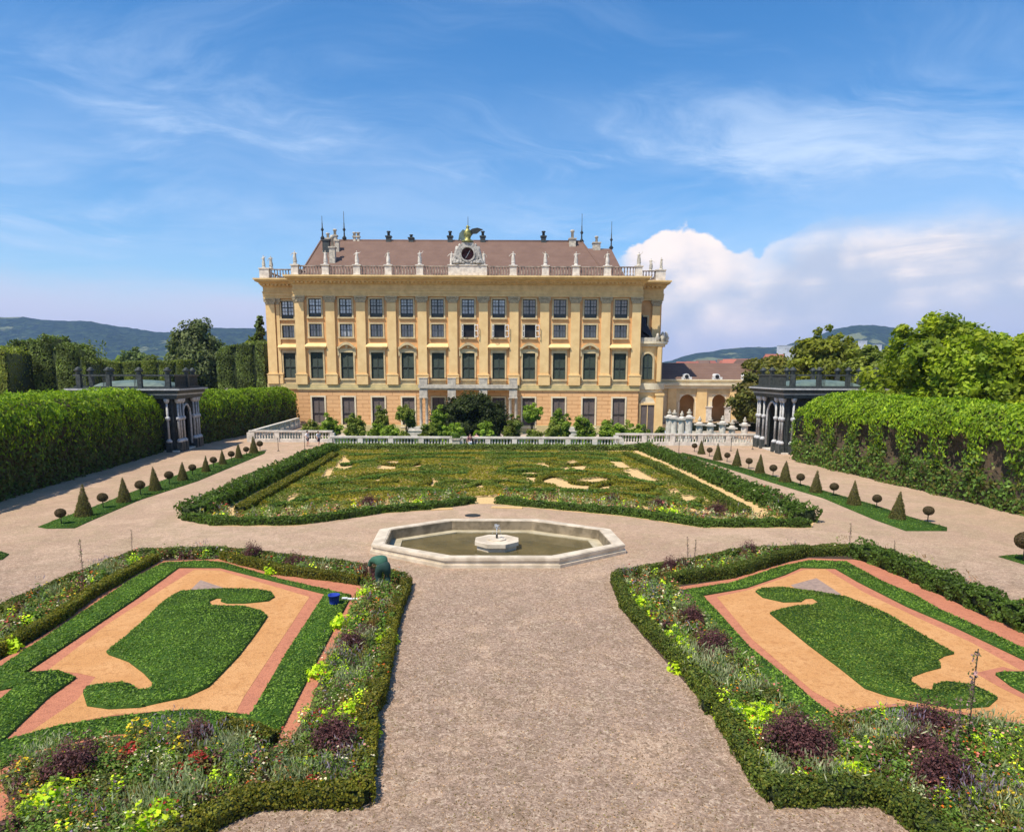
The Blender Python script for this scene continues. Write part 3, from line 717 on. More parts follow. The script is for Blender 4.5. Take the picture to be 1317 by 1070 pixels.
for xx0 in [rx0]:
    b = MB(); b.tube([(rx0, YRD, zridge), (rx1, YRD, zridge)], .18, 6); b.tube([(ex1, 1.2, zr-.3), (rx1, YRD, zridge)], .16, 6); b.tube([(ex0, 1.2, zr-.3), (rx0, YRD, zridge)], .16, 6)
    b.build('ridge_tiles', M['roof'], rf)
# chimneys and masts
def chim(u, vb, vt, wpx, Y, pipe=True, name='chimney', m='roofstone'):
    q = Q(u, vb, Y); zt = Q(u, vt, Y).z; w = wpx/900*Y; x = q.x-OX; y = Y-YF
    b = MB(); zt0 = zt if not pipe else q.z+(zt-q.z)*.45
    b.box(x-w/2, x+w/2, y-w/2, y+w/2, q.z-1.5, zt0-.2); b.box(x-w/2-.12, x+w/2+.12, y-w/2-.12, y+w/2+.12, zt0-.2, zt0)
    if pipe: b.lathe([(.24,0),(.22,(zt-zt0)*.7),(.36,(zt-zt0)*.75),(.3,zt-zt0)], (x, y, zt0), 8)
    b.build(name, M[m], rf)
RY = YF+YRD
chim(428, 330, 303, 7, YF+6, True); chim(434, 322, 309, 5, YF+9, False); chim(422, 312, 300, 5, RY); chim(431, 309, 295, 5, RY); chim(456, 308, 299, 3, RY); chim(461, 308, 299, 3, RY)
for u in (500, 529, 579, 621, 699): chim(u, 309, 297.5 if u != 529 else 302, 6, RY, m='lattice')
chim(736, 316, 296, 8, RY-1); chim(767, 319, 304, 9, YF+22); chim(420, 320, 309, 8, YF+9, False, m='lattice')
def mast(u, vb, vt, Y, ball=True):
    q = Q(u, vb, Y); zt = Q(u, vt, Y).z; b = MB(); x = q.x-OX; y = Y-YF
    b.tube([(x,y,q.z-.5),(x,y,zt)], [.09,.04], 6)
    if ball: b.lathe([(.1,0),(.42,.5),(.14,.9),(.1,1.6),(.28,1.9),(.1,2.2),(.08,3)], (x,y,q.z-.2), 8)
    b.build('lightning_rod', M['iron'], rf)
for u, vb, vt in ((415, 309, 278), (443, 309, 272), (602, 309, 279), (748, 313, 275)): mast(u, vb, vt, RY, u != 602)
mast(786, 321, 285, YF+22)

zbt = zf(343.5)                                     # top of roof balustrade
ped_u = [382, 421, 461, 501, 541, 660, 701, 740, 780, 820]
def roof_bal(b, x0, y0, x1, y1, z0, z1, sp=.42):
    L = math.hypot(x1-x0, y1-y0); n = max(1, int(L/sp))
    b.obox((x0,y0), (x1,y1), .38, z1-.16, z1); b.obox((x0,y0), (x1,y1), .42, z0, z0+.22)
    h = z1-z0-.38
    for i in range(n):
        t = (i+.5)/n; b.lathe([(.07,0),(.12,.1*h),(.06,.25*h),(.13,.5*h),(.07,.8*h),(.1,h)], (x0+(x1-x0)*t, y0+(y1-y0)*t, z0+.22), 6)
b = MB()
px = [xf(u, 350) for u in ped_u]; lo, hi = xf(577.5, 350), xf(626.5, 350)
edges = sorted(px+[lo, hi])
for a, c in zip(edges[:-1], edges[1:]):
    if a == lo: continue
    b = MB(); roof_bal(b, a+.6*(a not in (lo, hi)), -.9, c-.6*(c not in (lo, hi)), -.9, z_cor, zbt); b.build('roof_balustrade', M['sooty'], palace)
for q_ in ((lwx0+.9, WS-.9, px[0]+.2, WS-.9, .42), (px[-1]+.3, WS-.9, rwx1-.8, WS-.9, .42), (lwx0+.1, WS-.2, lwx0+.1, 30, 1.0), (rwx1-.1, WS-.2, rwx1-.1, 30, 1.0)):
    b = MB(); roof_bal(b, *q_[:4], z_cor, zbt, q_[4]); b.build('roof_balustrade', M['sooty'], palace)
for x in px+[None, None]:
    b = MB()
    if x is None: break
    b.box(x-.60, x+.60, -1.35, -.35, z_cor, z_cor+.25); b.box(x-.52, x+.52, -1.28, -.42, z_cor+.25, zbt-.05); b.box(x-.66, x+.66, -1.4, -.3, zbt-.05, zbt+.12)
    b.build('roof_pedestal', M['stone'], palace)
for x in (lwx0+.5, rwx1-.6):
    b = MB(); b.box(x-.75, x+.75, WS-1.4, WS-.3, z_cor, zbt-.05); b.box(x-.85, x+.85, WS-1.5, WS-.2, zbt-.05, zbt+.12); b.build('roof_pedestal', M['stone'], palace)

# crest: round oculus with scrolls, gilt eagle on top
cx = xf(602, 330)
b = MB(); b.box(lo, hi, -1.35, -.3, z_cor, zbt); b.box(lo-.1, hi+.1, -1.45, -.2, zbt, zbt+.15)
crest = b.build('crest', M['stone'], palace)
zc = zf(328.5); r1, r0 = 1.75, .95
b = MB()
n = 24
for (ra, rb, ya, yb) in ((1.15, r1, -1.35, -.5), (r0, 1.2, -1.5, -.6)):
    for i in range(n):
        a0, a1 = 2*math.pi*i/n, 2*math.pi*(i+1)/n
        b.xprism([(cx+ra*math.cos(a0), zc+ra*math.sin(a0)), (cx+rb*math.cos(a0), zc+rb*math.sin(a0)), (cx+rb*math.cos(a1), zc+rb*math.sin(a1)), (cx+ra*math.cos(a1), zc+ra*math.sin(a1))], ya, yb)
for s in (-1, 1):
    pts = [(cx+s*(1.4+.9*t), -.95, zbt+.2+(2.6*(1-t)**1.3)) for t in np.linspace(0,1,7)]
    b.tube(pts, [.45,.42,.40,.38,.36,.42,.34], 8)
    b.lathe([(.1,-.2),(.55,-.1),(.6,.15),(.25,.5),(.05,.6)], (cx+s*1.7,-1.1,zbt+.35), 8)
    for k in range(4): b.lathe([(.05,0),(.26,.15),(.2,.4),(.05,.5)], (cx+s*(.6+k*.42), -1.3, zbt+.15+.1*k), 7)
for k in range(7):
    a = math.pi*(.12+.76*k/6); b.lathe([(.08,-.25),(.26,0),(.2,.2),(.04,.35)], (cx+1.7*math.cos(a), -1.05, zc+1.7*math.sin(a)), 7)
b.box(cx-1.6, cx+1.6, -1.2, -.5, zbt+.15, zc-1.2)
b.build('carved_ring', M['creststone'], crest)
b = MB(); b.lathe([(.96,-.02),(.96,.02)], (0,0,0), 20, False)
b.v = [(cx+x, -.7+z, zc+y) for x, y, z in b.v]; b.build('oculus', mat('oculus_dark', (.10,.03,.025),(.05,.02,.02)), crest)
b = MB(); b.tube([(cx-.35,-.80,zc-.6),(cx+.4,-.80,zc+.65)], .06, 5); b.build('clock_hand', M['white'], crest)
ze = zc+r1
b = MB(); b.lathe([(.35,-.1),(.95,.0),(.8,.25),(.42,.5),(.55,.9),(.60,1.3),(.42,1.75),(.20,2.0),(.25,2.2),(.16,2.42),(.03,2.5)], (cx, -.9, ze), 12, True, 0, 1, .8)
b.tube([(cx+.1,-1.0,ze+2.25),(cx+.45,-1.2,ze+2.15)], [.12,.03], 6)
eg = b.build('eagle', M['gold'], crest)
for s, pts in ((-1, [(0,1.5),(-.7,1.9),(-1.25,1.3),(-1.45,.2),(-1.05,.5),(-.8,-.1),(-.4,.8)]), (1, [(0,1.5),(.7,2.0),(1.5,2.15),(2.35,1.9),(1.9,1.7),(1.4,1.3),(.8,1.25),(.4,.8)])):
    b = MB(); b.xprism([(cx+x, ze+z) for x, z in pts], -.85, -.6); b.build('wing', M['copper'] if s < 0 else M['iron'], eg)

# balcony in the middle
zt1, zt0 = zf(494.5), zf(498)
bx0, bx1 = xf(541.5, 497), xf(665.5, 497)
b = MB(); b.box(bx0, bx1, -3.3, -.37, zt0-.1, zt1); b.box(bx0+.2, bx1-.2, -3.05, -.37, zt0-.35, zt0-.1)
bal = b.build('balcony', M['balconystone'], palace)
bp = [xf(u, 497) for u in (547.5, 583, 622.5, 660)]
yb = -2.7
for x in bp:
    b = MB(); b.box(x-.62, x+.62, yb-.5, yb+.5, zt1, zt1+.9); b.box(x-.7, x+.7, yb-.55, yb+.55, zt1+.9, zt1+1.05); b.build('balcony_pedestal', M['balconystone'], bal)
    b = MB(); b.box(x-.62, x+.62, yb-.45, yb+.45, zt0-1.5, zt0-.36); b.box(x-.7, x+.7, yb-.55, yb+.55, zt0-1.62, zt0-1.5); b.build('column_block', M['balconystone'], bal)
    for s in (-1, 1):
        b = MB(); hh = zt0-1.62-CZ-1.0
        b.box(x+s*.45-.33, x+s*.45+.33, yb-.36, yb+.36, CZ, CZ+.7)
        b.lathe([(.31,.7),(.31,.78),(.25,.9),(.25,1.4),(.21,hh+.75),(.29,hh+.85),(.31,hh+1.0)], (x+s*.45, yb, CZ), 14)
        b.build('column', M['balconystone'], bal)
b = MB()
for a, c in zip(bp[:-1], bp[1:]):
    b.tube([(a+.65, yb-.3, zt1+.98), (c-.65, yb-.3, zt1+.98)], .05, 5); b.tube([(a+.65, yb-.3, zt1+.1), (c-.65, yb-.3, zt1+.1)], .04, 5)
    n = int((c-a-1.3)/.18)
    for i in range(n):
        x = a+.65+(c-a-1.3)*(i+.5)/n; b.tube([(x, yb-.3, zt1+.1), (x, yb-.3, zt1+.98)], .022, 4)
b.build('railing', M['iron'], bal)

# ================================================================== figures (skin-grown)
def skin_mesh(name, joints, edges, mats, sub=1, root=0):
    me = bpy.data.meshes.new(name); me.from_pydata([j[:3] for j in joints], edges, []); o = bpy.data.objects.new(name, me); C.objects.link(o)
    o.modifiers.new('s', 'SKIN'); lay = me.skin_vertices[0].data
    for i, j in enumerate(joints):
        lay[i].radius = (j[3], j[4] if len(j) > 4 else j[3]); lay[i].use_root = (i == root)
    sb = o.modifiers.new('u', 'SUBSURF'); sb.levels = sub; sb.render_levels = sub
    bpy.context.view_layer.update(); dg = bpy.context.evaluated_depsgraph_get()
    r = bpy.data.meshes.new_from_object(o.evaluated_get(dg)); r.name = name
    bpy.data.objects.remove(o); r.materials.clear(); r.materials.append(mats)
    r.polygons.foreach_set('use_smooth', [True]*len(r.polygons))
    return r
def figure_joints(h=1.0, hands=((-.30,0,.75),(.30,0,.75)), step=.1, lean=0.0, hip=0.0):
    # a standing body 1.0 high (scaled), facing -y
    J = [(hip,0,.52,.085,.065), (hip*.5,lean*.3,.63,.075,.055), (0,lean*.7,.76,.10,.06), (0,lean*.9,.83,.035), (0,lean,.87,.032),
         (0,lean-.012,.93,.052,.060), (0,lean,.985,.035)]
    E = [(0,1),(1,2),(2,3),(3,4),(4,5),(5,6)]
    for s, hd, st in ((-1, hands[0], step), (1, hands[1], -step)):
        sh = (s*.115, lean*.8, .80); hx, hy, hz = hd
        el = ((sh[0]+hx)/2+s*.05, (sh[1]+hy)/2+.03, (sh[2]+hz)/2-.02)
        k = len(J); J += [(*sh,.038), (*el,.026), (hx,hy,hz,.020), (hx+s*.008, hy-.02, hz-.05,.022)]; E += [(2,k),(k,k+1),(k+1,k+2),(k+2,k+3)]
        k = len(J); J += [(hip+s*.055,0,.48,.062), (s*.06,-.02-st*.5,.27,.042), (s*.06+.01*s, st*.8*-1, .05,.028), (s*.07, -st*.8-.07, .022,.026)]; E += [(0,k),(k,k+1),(k+1,k+2),(k+2,k+3)]
    return [(a[0]*h,a[1]*h,a[2]*h,*[q*h for q in a[3:]]) for a in J], E
M['skin'] = mat('skin', (.62,.38,.27), (.55,.33,.23), 10, .6)
STAT = []
poses = [((-.34,-.05,.60),(.18,-.12,.70)), ((-.22,0,.95),(.28,0,.52)), ((-.20,-.1,.66),(.34,-.05,.86)), ((-.28,0,.52),(.16,-.14,.78)), ((-.12,-.15,.7),(.30,.02,1.02))]
for i, ps in enumerate(poses):
    J, E = figure_joints(2.1, ps, .06, 0, .03*(i-2)); STAT.append(skin_mesh('statue_body', J, E, M['roofstone'] if i % 2 else M['stone']))
def drape(h, seed):
    random.seed(seed); b = MB(); n = 14; vs = []
    prof = [(.16,.04),(.15,.25),(.125,.5),(.10,.62),(.115,.72),(.09,.8)]
    for r, z in prof:
        for k in range(n):
            a = 2*math.pi*k/n; rr = r*(1+.16*math.sin(a*5+seed)+.1*math.sin(a*3+z*9)); vs.append((rr*math.cos(a)*h, rr*math.sin(a)*.75*h, z*h))
    fs = [(i*n+k, i*n+(k+1)%n, (i+1)*n+(k+1)%n, (i+1)*n+k) for i in range(5) for k in range(n)]
    b.add(vs, fs, True); return b
def statue(loc, label, pose, group, scale=1.0, m='stone', rz=0):
    scale *= .86
    o = empty('statue', loc, label, 'statue', group, rz); o.scale = (scale,)*3
    b = MB(); b.lathe([(.42,0),(.42,.12),(.34,.2),(.30,.36)], (0,0,0), 8, False); b.build('plinth', M[m], o)
    link('figure', STAT[pose % 5], o, (0,0,.34)); drape(2.1, pose).build('drapery', M[m], o, (0,0,.34))
    return o
k = 0
names = {382: 'left corner pedestal of the roof balustrade', 820: 'right corner pedestal of the roof balustrade'}
lt = [541, 501, 461, 421]; rt = [660, 701, 740, 780]
for u, x in zip(ped_u, px):
    if u in names: lab = 'stone statue on the '+names[u]
    elif u in lt: lab = 'pale stone statue on the roof balustrade, %s pedestal left of the crest' % ORD[lt.index(u)]
    else: lab = 'pale stone statue on the roof balustrade, %s pedestal right of the crest' % ORD[rt.index(u)]
    statue((OX+x, YF-.85, zbt+.12), lab, k, 'statues along the palace roof', 1.0, 'roofstone' if u in names else 'stone', .3*math.sin(k*2)); k += 1
for dx, lab in ((lo+.5, 'pale stone statue on the roof just left of the round crest'), (hi-.5, 'pale stone statue on the roof just right of the round crest')):
    statue((OX+dx, YF-.85, zbt+.15), lab, k, 'statues along the palace roof', .95); k += 1
for x, y, lab in ((lwx0+.35, WS-.9, 'dark weathered statue at the far left end of the palace roof'), (lwx0+1.35, WS-.4, 'dark weathered statue second from the left end of the palace roof'),
                  (rwx1-.5, WS-.9, 'weathered statue at the far right end of the palace roof'), (rwx1-1.9, WS+.4, 'weathered statue second from the right end of the palace roof')):
    statue((OX+x, YF+y, zbt+.12), lab, k, 'statues along the palace roof', .95, 'roofstone', k); k += 1

# ================================================================== GALLERY to the right
YG = 119.0
gx0, gx1 = Q(857, 500, YG).x, Q(992, 500, YG).x
gal = empty('gallery_building', (gx0, YG, 0), 'low yellow arcaded wing with brown roof right of the palace', 'building')
def gz(v): return Q(905, v, YG).z
def gx(u): return Q(u, 510, YG).x-gx0
L = gx1-gx0
holes = []
for u, w in ((884, 17), (925, 15.5), (967, 15)):
    holes.append((gx(u)-w/900*YG/2-.15, gx(u)+w/900*YG/2+.15, CZ, gz(507.5)))
M['galwall'] = mat('gallery_wall', (.80,.63,.38), (.70,.53,.30), .7, .85, .2, 10)
b = MB(); wall_with_holes(b, -1, L, 0, .6, CZ, gz(497), holes)
for h in holes:
    c = (h[0]+h[1])/2; r = (h[1]-h[0])/2; n = 8
    # spandrels above spring line: fill corners
    pass
b.build('wall', M['galwall'], gal)
for h in holes:
    b = MB(); c = (h[0]+h[1])/2; r = (h[1]-h[0])/2; n = 10; zs = gz(507.5)
    for s in (-1, 1):
        arc = [(c+s*r*math.cos(math.pi/2*i/n), zs-r+r*math.sin(math.pi/2*i/n)) for i in range(n+1)]
        b.xprism(arc+[(c+s*r, zs)], -.02, .5)
    b.box(h[0]-.35, h[0], -.12, .1, CZ, zs-r); b.box(h[1], h[1]+.35, -.12, .1, CZ, zs-r)
    b.build('arch_surround', M['paleplaster'], gal)
b = MB(); b.box(-1, L, 3.5, 4, CZ, gz(498)); b.build('arcade_back', M['wall'], gal)
for u, wd in ((864, .7), (902, .85), (944, .8)):
    b = MB(); b.box(gx(u)-wd, gx(u)+wd, -.35, 0, CZ, gz(500)); b.build('pilaster', M['pilaster'], gal)
for u in (911.5, 936):
    b = MB(); b.box(gx(u)-.45, gx(u)+.45, -.5, 0, CZ, gz(524)); b.box(gx(u)-.6, gx(u)+.6, -.6, 0, gz(524), gz(522.5)); b.build('niche_pedestal', M['stone'], gal)
b = MB(); b.box(-1, L, -.12, 0, gz(506), gz(500)); b.build('frieze', M['trim'], gal)
b = MB(); b.box(-1, L, -.5, .6, gz(500), gz(496)); b.box(-1, L, -.8, .6, gz(496), gz(493)); b.box(-1, L, .1, 4, gz(493), gz(489.5)); b.box(-1, L, -.25, 4.2, gz(489.5), gz(488)); b.build('cornice', M['paleplaster'], gal)
zrg = Q(900, 467, YG+6).z
b = MB(); b.add([(-1,-.2,gz(488)),(L,-.2,gz(488)),(L,12,gz(488)),(-1,12,gz(488)),(-1,6,zrg),(L,6,zrg)], [(0,1,5,4),(2,3,4,5),(1,2,5),(3,0,4),(0,3,2,1)])
grf = b.build('roof', M['roof'], gal)
for u in (882, 921, 958):
    x = gx(u); z = gz(484.5); b = MB(); b.lathe([(.05,-.9),(.5,-.9),(.5,1.4),(.05,1.4)], (0,0,0), 12, False); b.v = [(x+p[0], .8+p[2], z+p[1]) for p in b.v]
    b.box(x-.85, x-.45, -.2, .1, z-.5, z-.05); b.box(x+.45, x+.85, -.2, .1, z-.5, z-.05)
    d = b.build('dormer', M['white'], grf)
    b = MB(); b.lathe([(.02,-.03),(.33,-.03),(.33,.03),(.02,.03)], (0,0,0), 12, False); b.v = [(x+p[0], -.14+p[2], z+p[1]) for p in b.v]; b.build('pane', M['dark'], d)

# ================================================================== BALUSTRADES in the garden
def balus(name, a, c, label, z0=0.0, h=1.35, post=2.9, endp=(1, 1), rake=0.0):
    a = Vector(a); c = Vector(c); L = (c-a).length; d = (c-a).normalized()
    root = empty(name, (a.x, a.y, z0), label, 'balustrade', 'white stone balustrades of the garden')
    ang = math.atan2(d.y, d.x); root.rotation_euler = (0, 0, ang)
    n = max(1, round(L/post)); st = L/n
    b = MB(); b.box(0, L, -.22, .22, -.02, .34); b.box(0, L, -.17, .17, .34, .40); b.build('base_course', M['stone'], root)
    b = MB(); b.box(-.05, L+.05, -.24, .24, h-.17, h); b.box(0, L, -.18, .18, h-.24, h-.17); b.build('handrail', M['stone'], root)
    for i in range(n+1):
        b = MB(); x = i*st; b.box(x-.27, x+.27, -.27, .27, -.02, h-.245); b.build('post', M['stone'], root)
    bm = MB(); hh = h-.24-.40
    bm.lathe([(.075,0),(.095,.06*hh),(.05,.16*hh),(.11,.42*hh),(.06,.74*hh),(.05,.84*hh),(.09,.92*hh),(.09,hh)], (0,0,.40), 8)
    
    for i in range(n):
        b = MB(); m = int((st-.6)/.30)
        for j in range(m):
            x = i*st+.3+(st-.6)*(j+.5)/m
            b.lathe([(.075,0),(.095,.06*hh),(.05,.16*hh),(.11,.42*hh),(.06,.74*hh),(.05,.84*hh),(.09,.92*hh),(.09,hh)], (x,0,.40), 7)
        b.build('baluster_row', M['stone'], root)
    return root
balus('balustrade', (Q(425,570,YM).x, YM), (Q(581,570,YM).x, YM), 'white stone balustrade left of centre in front of the shrubs')
balus('balustrade', (Q(593,570,YM).x, YM), (Q(799,570,YM).x, YM), 'long white stone balustrade right of centre in front of the shrubs')
balus('balustrade', (Q(322,570,YL).x, YL), (Q(428,570,YL).x, YL), 'white stone balustrade at the left end beside the walking couple')
balus('balustrade', (Q(792,570,YR).x, YR), (Q(972,570,YR).x, YR), 'white stone balustrade on the right leading to the dark pavilion')
balus('balustrade', (xl+.2, YL), (xl-1.5, YF-8), 'white stone parapet running back along the left hedge to the palace')
b = MB(); b.box(xm0, xm1, YM+.22, YM+.5, CZ-.2, -.03); b.box(xl, xm0, YL+.22, YL+.5, CZ-.2, -.03); b.box(xm1, xr, YR+.22, YR+.5, CZ-.2, -.03)
b.box(xm0-.3, xm0, YM+.5, YL+.22, CZ-.2, -.03); b.box(xm1, xm1+.3, YM+.5, YR+.22, CZ-.2, -.03)
b.box(xl-.3, xl, YL, YF-.5, CZ-.2, -.03); b.box(xr, xr+.3, YR, YF, CZ-.2, -.03)
o = b.build('retaining_wall', M['stone']); tag(o, 'low stone retaining wall below the white balustrade', 'wall')
# planter box in the gap
q = Q(587, 573, YM); root = empty('planter_box', (q.x, YM-.2, 0), 'square grey stone planter in the gap of the balustrade', 'planter')
b = MB(); b.prism([(-.45,-.45),(.45,-.45),(.45,.45),(-.45,.45)], 0, .12); b.prism([(-.38,-.38),(.38,-.38),(.38,.38),(-.38,.38)], .12, 1.05); b.prism([(-.47,-.47),(.47,-.47),(.47,.47),(-.47,.47)], 1.05, 1.2); b.build('box', M['roofstone'], root)
lv = Leaves(); p = rng.normal(size=(400,3))*[.22,.22,.2]+[0,0,1.4]; lv.add(p, UP*np.ones((400,1)), .07, G_MID); lv.build('plant', None, root)

# ================================================================== white pillars by the pavilion
pl = [(860,526,566),(866.5,527,566),(876,528,560),(885.5,526,560),(899,535,562),(913,536,562),(928.5,534,562),(941,540,562),(957,536,562)]
PLAB = ['round', 'slender', 'tall', 'urn topped']
for i, (u, vt, vb) in enumerate(pl):
    Y = YR+4+i*.9 if i > 3 else YR+12-i*2
    base = Q(u, vb, Y); zt = Q(u, vt, Y).z; x = Q(u, 560, Y).x
    root = empty('stone_pillar', (x, Y, CZ), 'white stone pillar with finial behind the right balustrade, %s from the left' % ORD[i], 'pillar', 'white stone pillars near the right pavilion')
    H = zt-CZ; fz = lambda z: H-(H-z)*.72
    b = MB(); b.prism([(-.45,-.45),(.45,-.45),(.45,.45),(-.45,.45)], 0, .5); b.lathe([(.42,.5),(.42,fz(H-1.7)),(.36,fz(H-1.6))], (0,0,0), 12, False); b.build('shaft', M['stone'], root)
    b = MB(); b.prism([(-.55,-.55),(.55,-.55),(.55,.55),(-.55,.55)], fz(H-1.6), fz(H-1.35)); b.lathe([(.5,fz(H-1.35)),(.36,fz(H-1.15)),(.2,fz(H-1.0))], (0,0,0), 10); b.build('cap', M['stone'], root)
    b = MB()
    if i % 2: b.lathe([(.14,fz(H-1.0)),(.30,fz(H-.75)),(.34,fz(H-.55)),(.12,fz(H-.4)),(.2,fz(H-.25)),(.04,H)], (0,0,0), 10)
    else: b.lathe([(.12,fz(H-1.0)),(.22,fz(H-.8)),(.26,fz(H-.6)),(.1,fz(H-.35)),(.13,fz(H-.2)),(.03,H-.05)], (0,0,0), 10)
    b.build('finial', M['roofstone'], root)

q0, q1 = Q(876, 545, 100), Q(972, 545, 100)
box_low = []
b = MB(); b.box(Q(944,541,104).x, Q(980,541,104).x, 104, 104.6, -.1, Q(960,541.5,104).z); b.box(Q(944,541,104).x-.1, Q(980,541,104).x, 103.9, 104.7, Q(960,541.5,104).z, Q(960,541.5,104).z+.2)
o = b.build('garden_wall', M['roofstone']); tag(o, 'low grey stone wall behind the last white pillars', 'wall')
lv = Leaves(); n_ = 5000; w_ = q1.x-q0.x; h_ = q0.z
p_ = np.column_stack([q0.x+w_*rng.random(n_), 100-.1*rng.random(n_), h_*rng.random(n_)]); tp_ = rng.random(n_) < .3; p_[tp_,1] += 1.6*rng.random(tp_.sum()); p_[tp_,2] = h_
lv.add(p_, np.where(tp_[:,None], UP, np.array([0,-1.,.1])), .13, np.array([(.03,.04,.02),(.04,.05,.025)])); lv.core.box(q0.x+.1, q1.x-.1, 100.1, 101.5, 0, h_-.1)
o = lv.build('dark_hedge', M['hedgecore'] if 'hedgecore' in M else M['dark']); tag(o, 'low dark clipped hedge behind the row of white pillars', 'hedge')
# ================================================================== LATTICE PAVILIONS
def pavilion(corner_near, corner_far, width, sgn, H, Hp, label):
    """corner_near/far: ground points of the face with the arch, sgn: direction the body extends (+1 right)"""
    a = Vector(corner_near[:2]); c = Vector(corner_far[:2]); d = (c-a); D = d.length; d.normalize(); n = Vector((d.y, -d.x))*sgn
    ang = math.atan2(d.y, d.x)-math.pi/2
    root = empty('garden_pavilion', (a.x, a.y, 0), label, 'pavilion', 'dark lattice pavilions beside the hedges', ang)
    # local: y runs along the arched face, x outwards*sgn is the body
    W_ = width
    def bx(b, x0, x1, y0, y1, z0, z1):
        x0, x1 = sorted((x0*sgn, x1*sgn)); b.box(x0, x1, y0, y1, z0, z1)
    b = MB(); bx(b, -.3, W_+.2, -.3, D+.3, 0, .14); b.build('floor_slab', M['stone'], root)
    ah = D*.17; cy = D/2
    zs = H*.55
    def face(b, horizontal, off, length, archc, ar, ztop):
        # lattice wall with an arched opening
        n = 10
        pts_l = [0, archc-ar, archc+ar, length]
        segs = [(0, archc-ar, 0, ztop), (archc+ar, length, 0, ztop)]
        for s0, s1, z0, z1 in segs:
            k = int((s1-s0)/.16)+1
            for i in range(k+1):
                p = s0+(s1-s0)*i/k
                if horizontal: b.box(min(p*sgn-.02,p*sgn+.02), p*sgn+.02, off-.03, off+.03, z0, z1)
                else: bx(b, off-.03, off+.03, p-.02, p+.02, z0, z1)
            zz = .2
            while zz < z1:
                if horizontal: bx(b, s0, s1, off-.022, off+.022, zz, zz+.04)
                else: bx(b, off-.022, off+.022, s0, s1, zz, zz+.04)
                zz += .22
    b = MB(); face(b, False, .15, D, cy, ah, H-1.0); face(b, True, .15, W_, W_*.5, ah, H-1.0); face(b, True, D-.15, W_, W_*.5, ah, H-1.0); face(b, False, W_-.15, D, cy, ah, H-1.0)
    # solid slats behind, leaving the arch open
    for (s0, s1) in ((.0, cy-ah), (cy+ah, D)): bx(b, .22, .30, s0, s1, .1, H-1.0)
    bx(b, W_-.3, W_-.2, 0, D, .1, H-1.0); bx(b, .3, W_*.5-ah, D-.3, D-.22, .1, H-1.0); bx(b, W_*.5+ah, W_-.3, D-.3, D-.22, .1, H-1.0); bx(b, .3, W_*.5-ah, .22, .3, .1, H-1.0); bx(b, W_*.5+ah, W_-.3, .22, .3, .1, H-1.0)
    # spandrels over the arches
    nn = 12; za = zs
    for i in range(nn):
        t0, t1 = math.pi*i/nn, math.pi*(i+1)/nn
        y0, y1 = cy-ah*math.cos(t0), cy-ah*math.cos(t1); zz = za+ah*1.15*max(math.sin(t0), math.sin(t1))
        bx(b, .12, .28, y0, y1, zz+.1, H-1.0); 
        x0, x1 = W_*.5-ah*math.cos(t0), W_*.5-ah*math.cos(t1); bx(b, x0, x1, .12, .28, zz+.1, H-1.0)
    b.build('lattice_wall', M['lattice'], root)
    # arch band (pale)
    pts = [(-.03*sgn, cy-ah, .5), (-.03*sgn, cy-ah, za)] + [(-.03*sgn, cy-ah*math.cos(math.pi*i/12), za+ah*1.15*math.sin(math.pi*i/12)) for i in range(1,12)] + [(-.03*sgn, cy+ah, za), (-.03*sgn, cy+ah, .5)]
    b = MB(); b.tube(pts, .12, 6); b.build('arch_band', M['lattice_grey'], root)
    # columns
    cols = [(-.25, .25), (-.25, .85), (-.25, cy-ah-.42), (-.25, cy+ah+.42), (-.25, D-.85), (-.25, D-.25), (.6, -.25), (W_*.5-ah-.4, -.25), (W_*.5+ah+.4, -.25), (W_-.4, -.25)]
    for x, y in cols:
        x *= sgn; b = MB()
        b.prism([(x-.26,y-.26),(x+.26,y-.26),(x+.26,y+.26),(x-.26,y+.26)], 0, .95)
        pc = b.build('column_pedestal', M['lattice'], root)
        b = MB(); b.lathe([(.28,.95),(.30,1.12),(.15,1.3)], (x,y,0), 12); b.lathe([(.12,H*.53-.2),(.23,H*.53-.1),(.24,H*.53+.12),(.12,H*.53+.22)], (x,y,0), 12); b.lathe([(.11,H-1.45),(.24,H-1.28),(.28,H-1.05),(.28,H-.98)], (x,y,0), 12); b.build('column_mouldings', M['lattice_grey'], pc)
        b = MB(); b.lathe([(.115,1.2),(.105,H-1.4)], (x,y,0), 12)
        b.build('column_shaft', mat('lattice_mid', (.20,.21,.21), (.12,.13,.13), 6, .6) if 'lattice_mid' not in M else M['lattice_mid'], pc)
    b = MB()
    bx(b, -.5, W_+.4, -.5, D+.5, H-.98, H-.62); b.build('architrave', M['lattice_grey'] if False else M['lattice'], root)
    b = MB(); bx(b, -.6, W_+.5, -.6, D+.6, H-.62, H-.45); bx(b, -1.0, W_+.9, -1.0, D+1.0, H-.12, H+.02); b.build('cornice_line', M['lattice_grey'], root)
    b = MB(); bx(b, -.75, W_+.65, -.75, D+.75, H-.45, H-.12); bx(b, -.9, W_+.8, -.9, D+.9, H+.02, H+.1); b.build('cornice', M['lattice'], root)
    # parapet: panels, posts, urns
    b = MB()
    for (x0, x1, y0, y1) in ((-.35, W_+.25, -.35, -.2), (-.35, W_+.25, D+.2, D+.35), (-.35, -.2, -.2, D+.2), (W_+.1, W_+.25, -.2, D+.2)):
        bx(b, x0, x1, y0, y1, H+.1, H+.25); bx(b, x0, x1, y0, y1, Hp-.16, Hp)
    bx(b, -.28, -.24, 0, D, H+.25, Hp-.16)
    P8 = [(t*W_, -.28) for t in (.03, .33, .66, .97)] + [(t*W_, D+.28) for t in (.03, .33, .66, .97)] + [(-.28, t*D) for t in (.5,)] + [(W_+.18, t*D) for t in (.5,)]
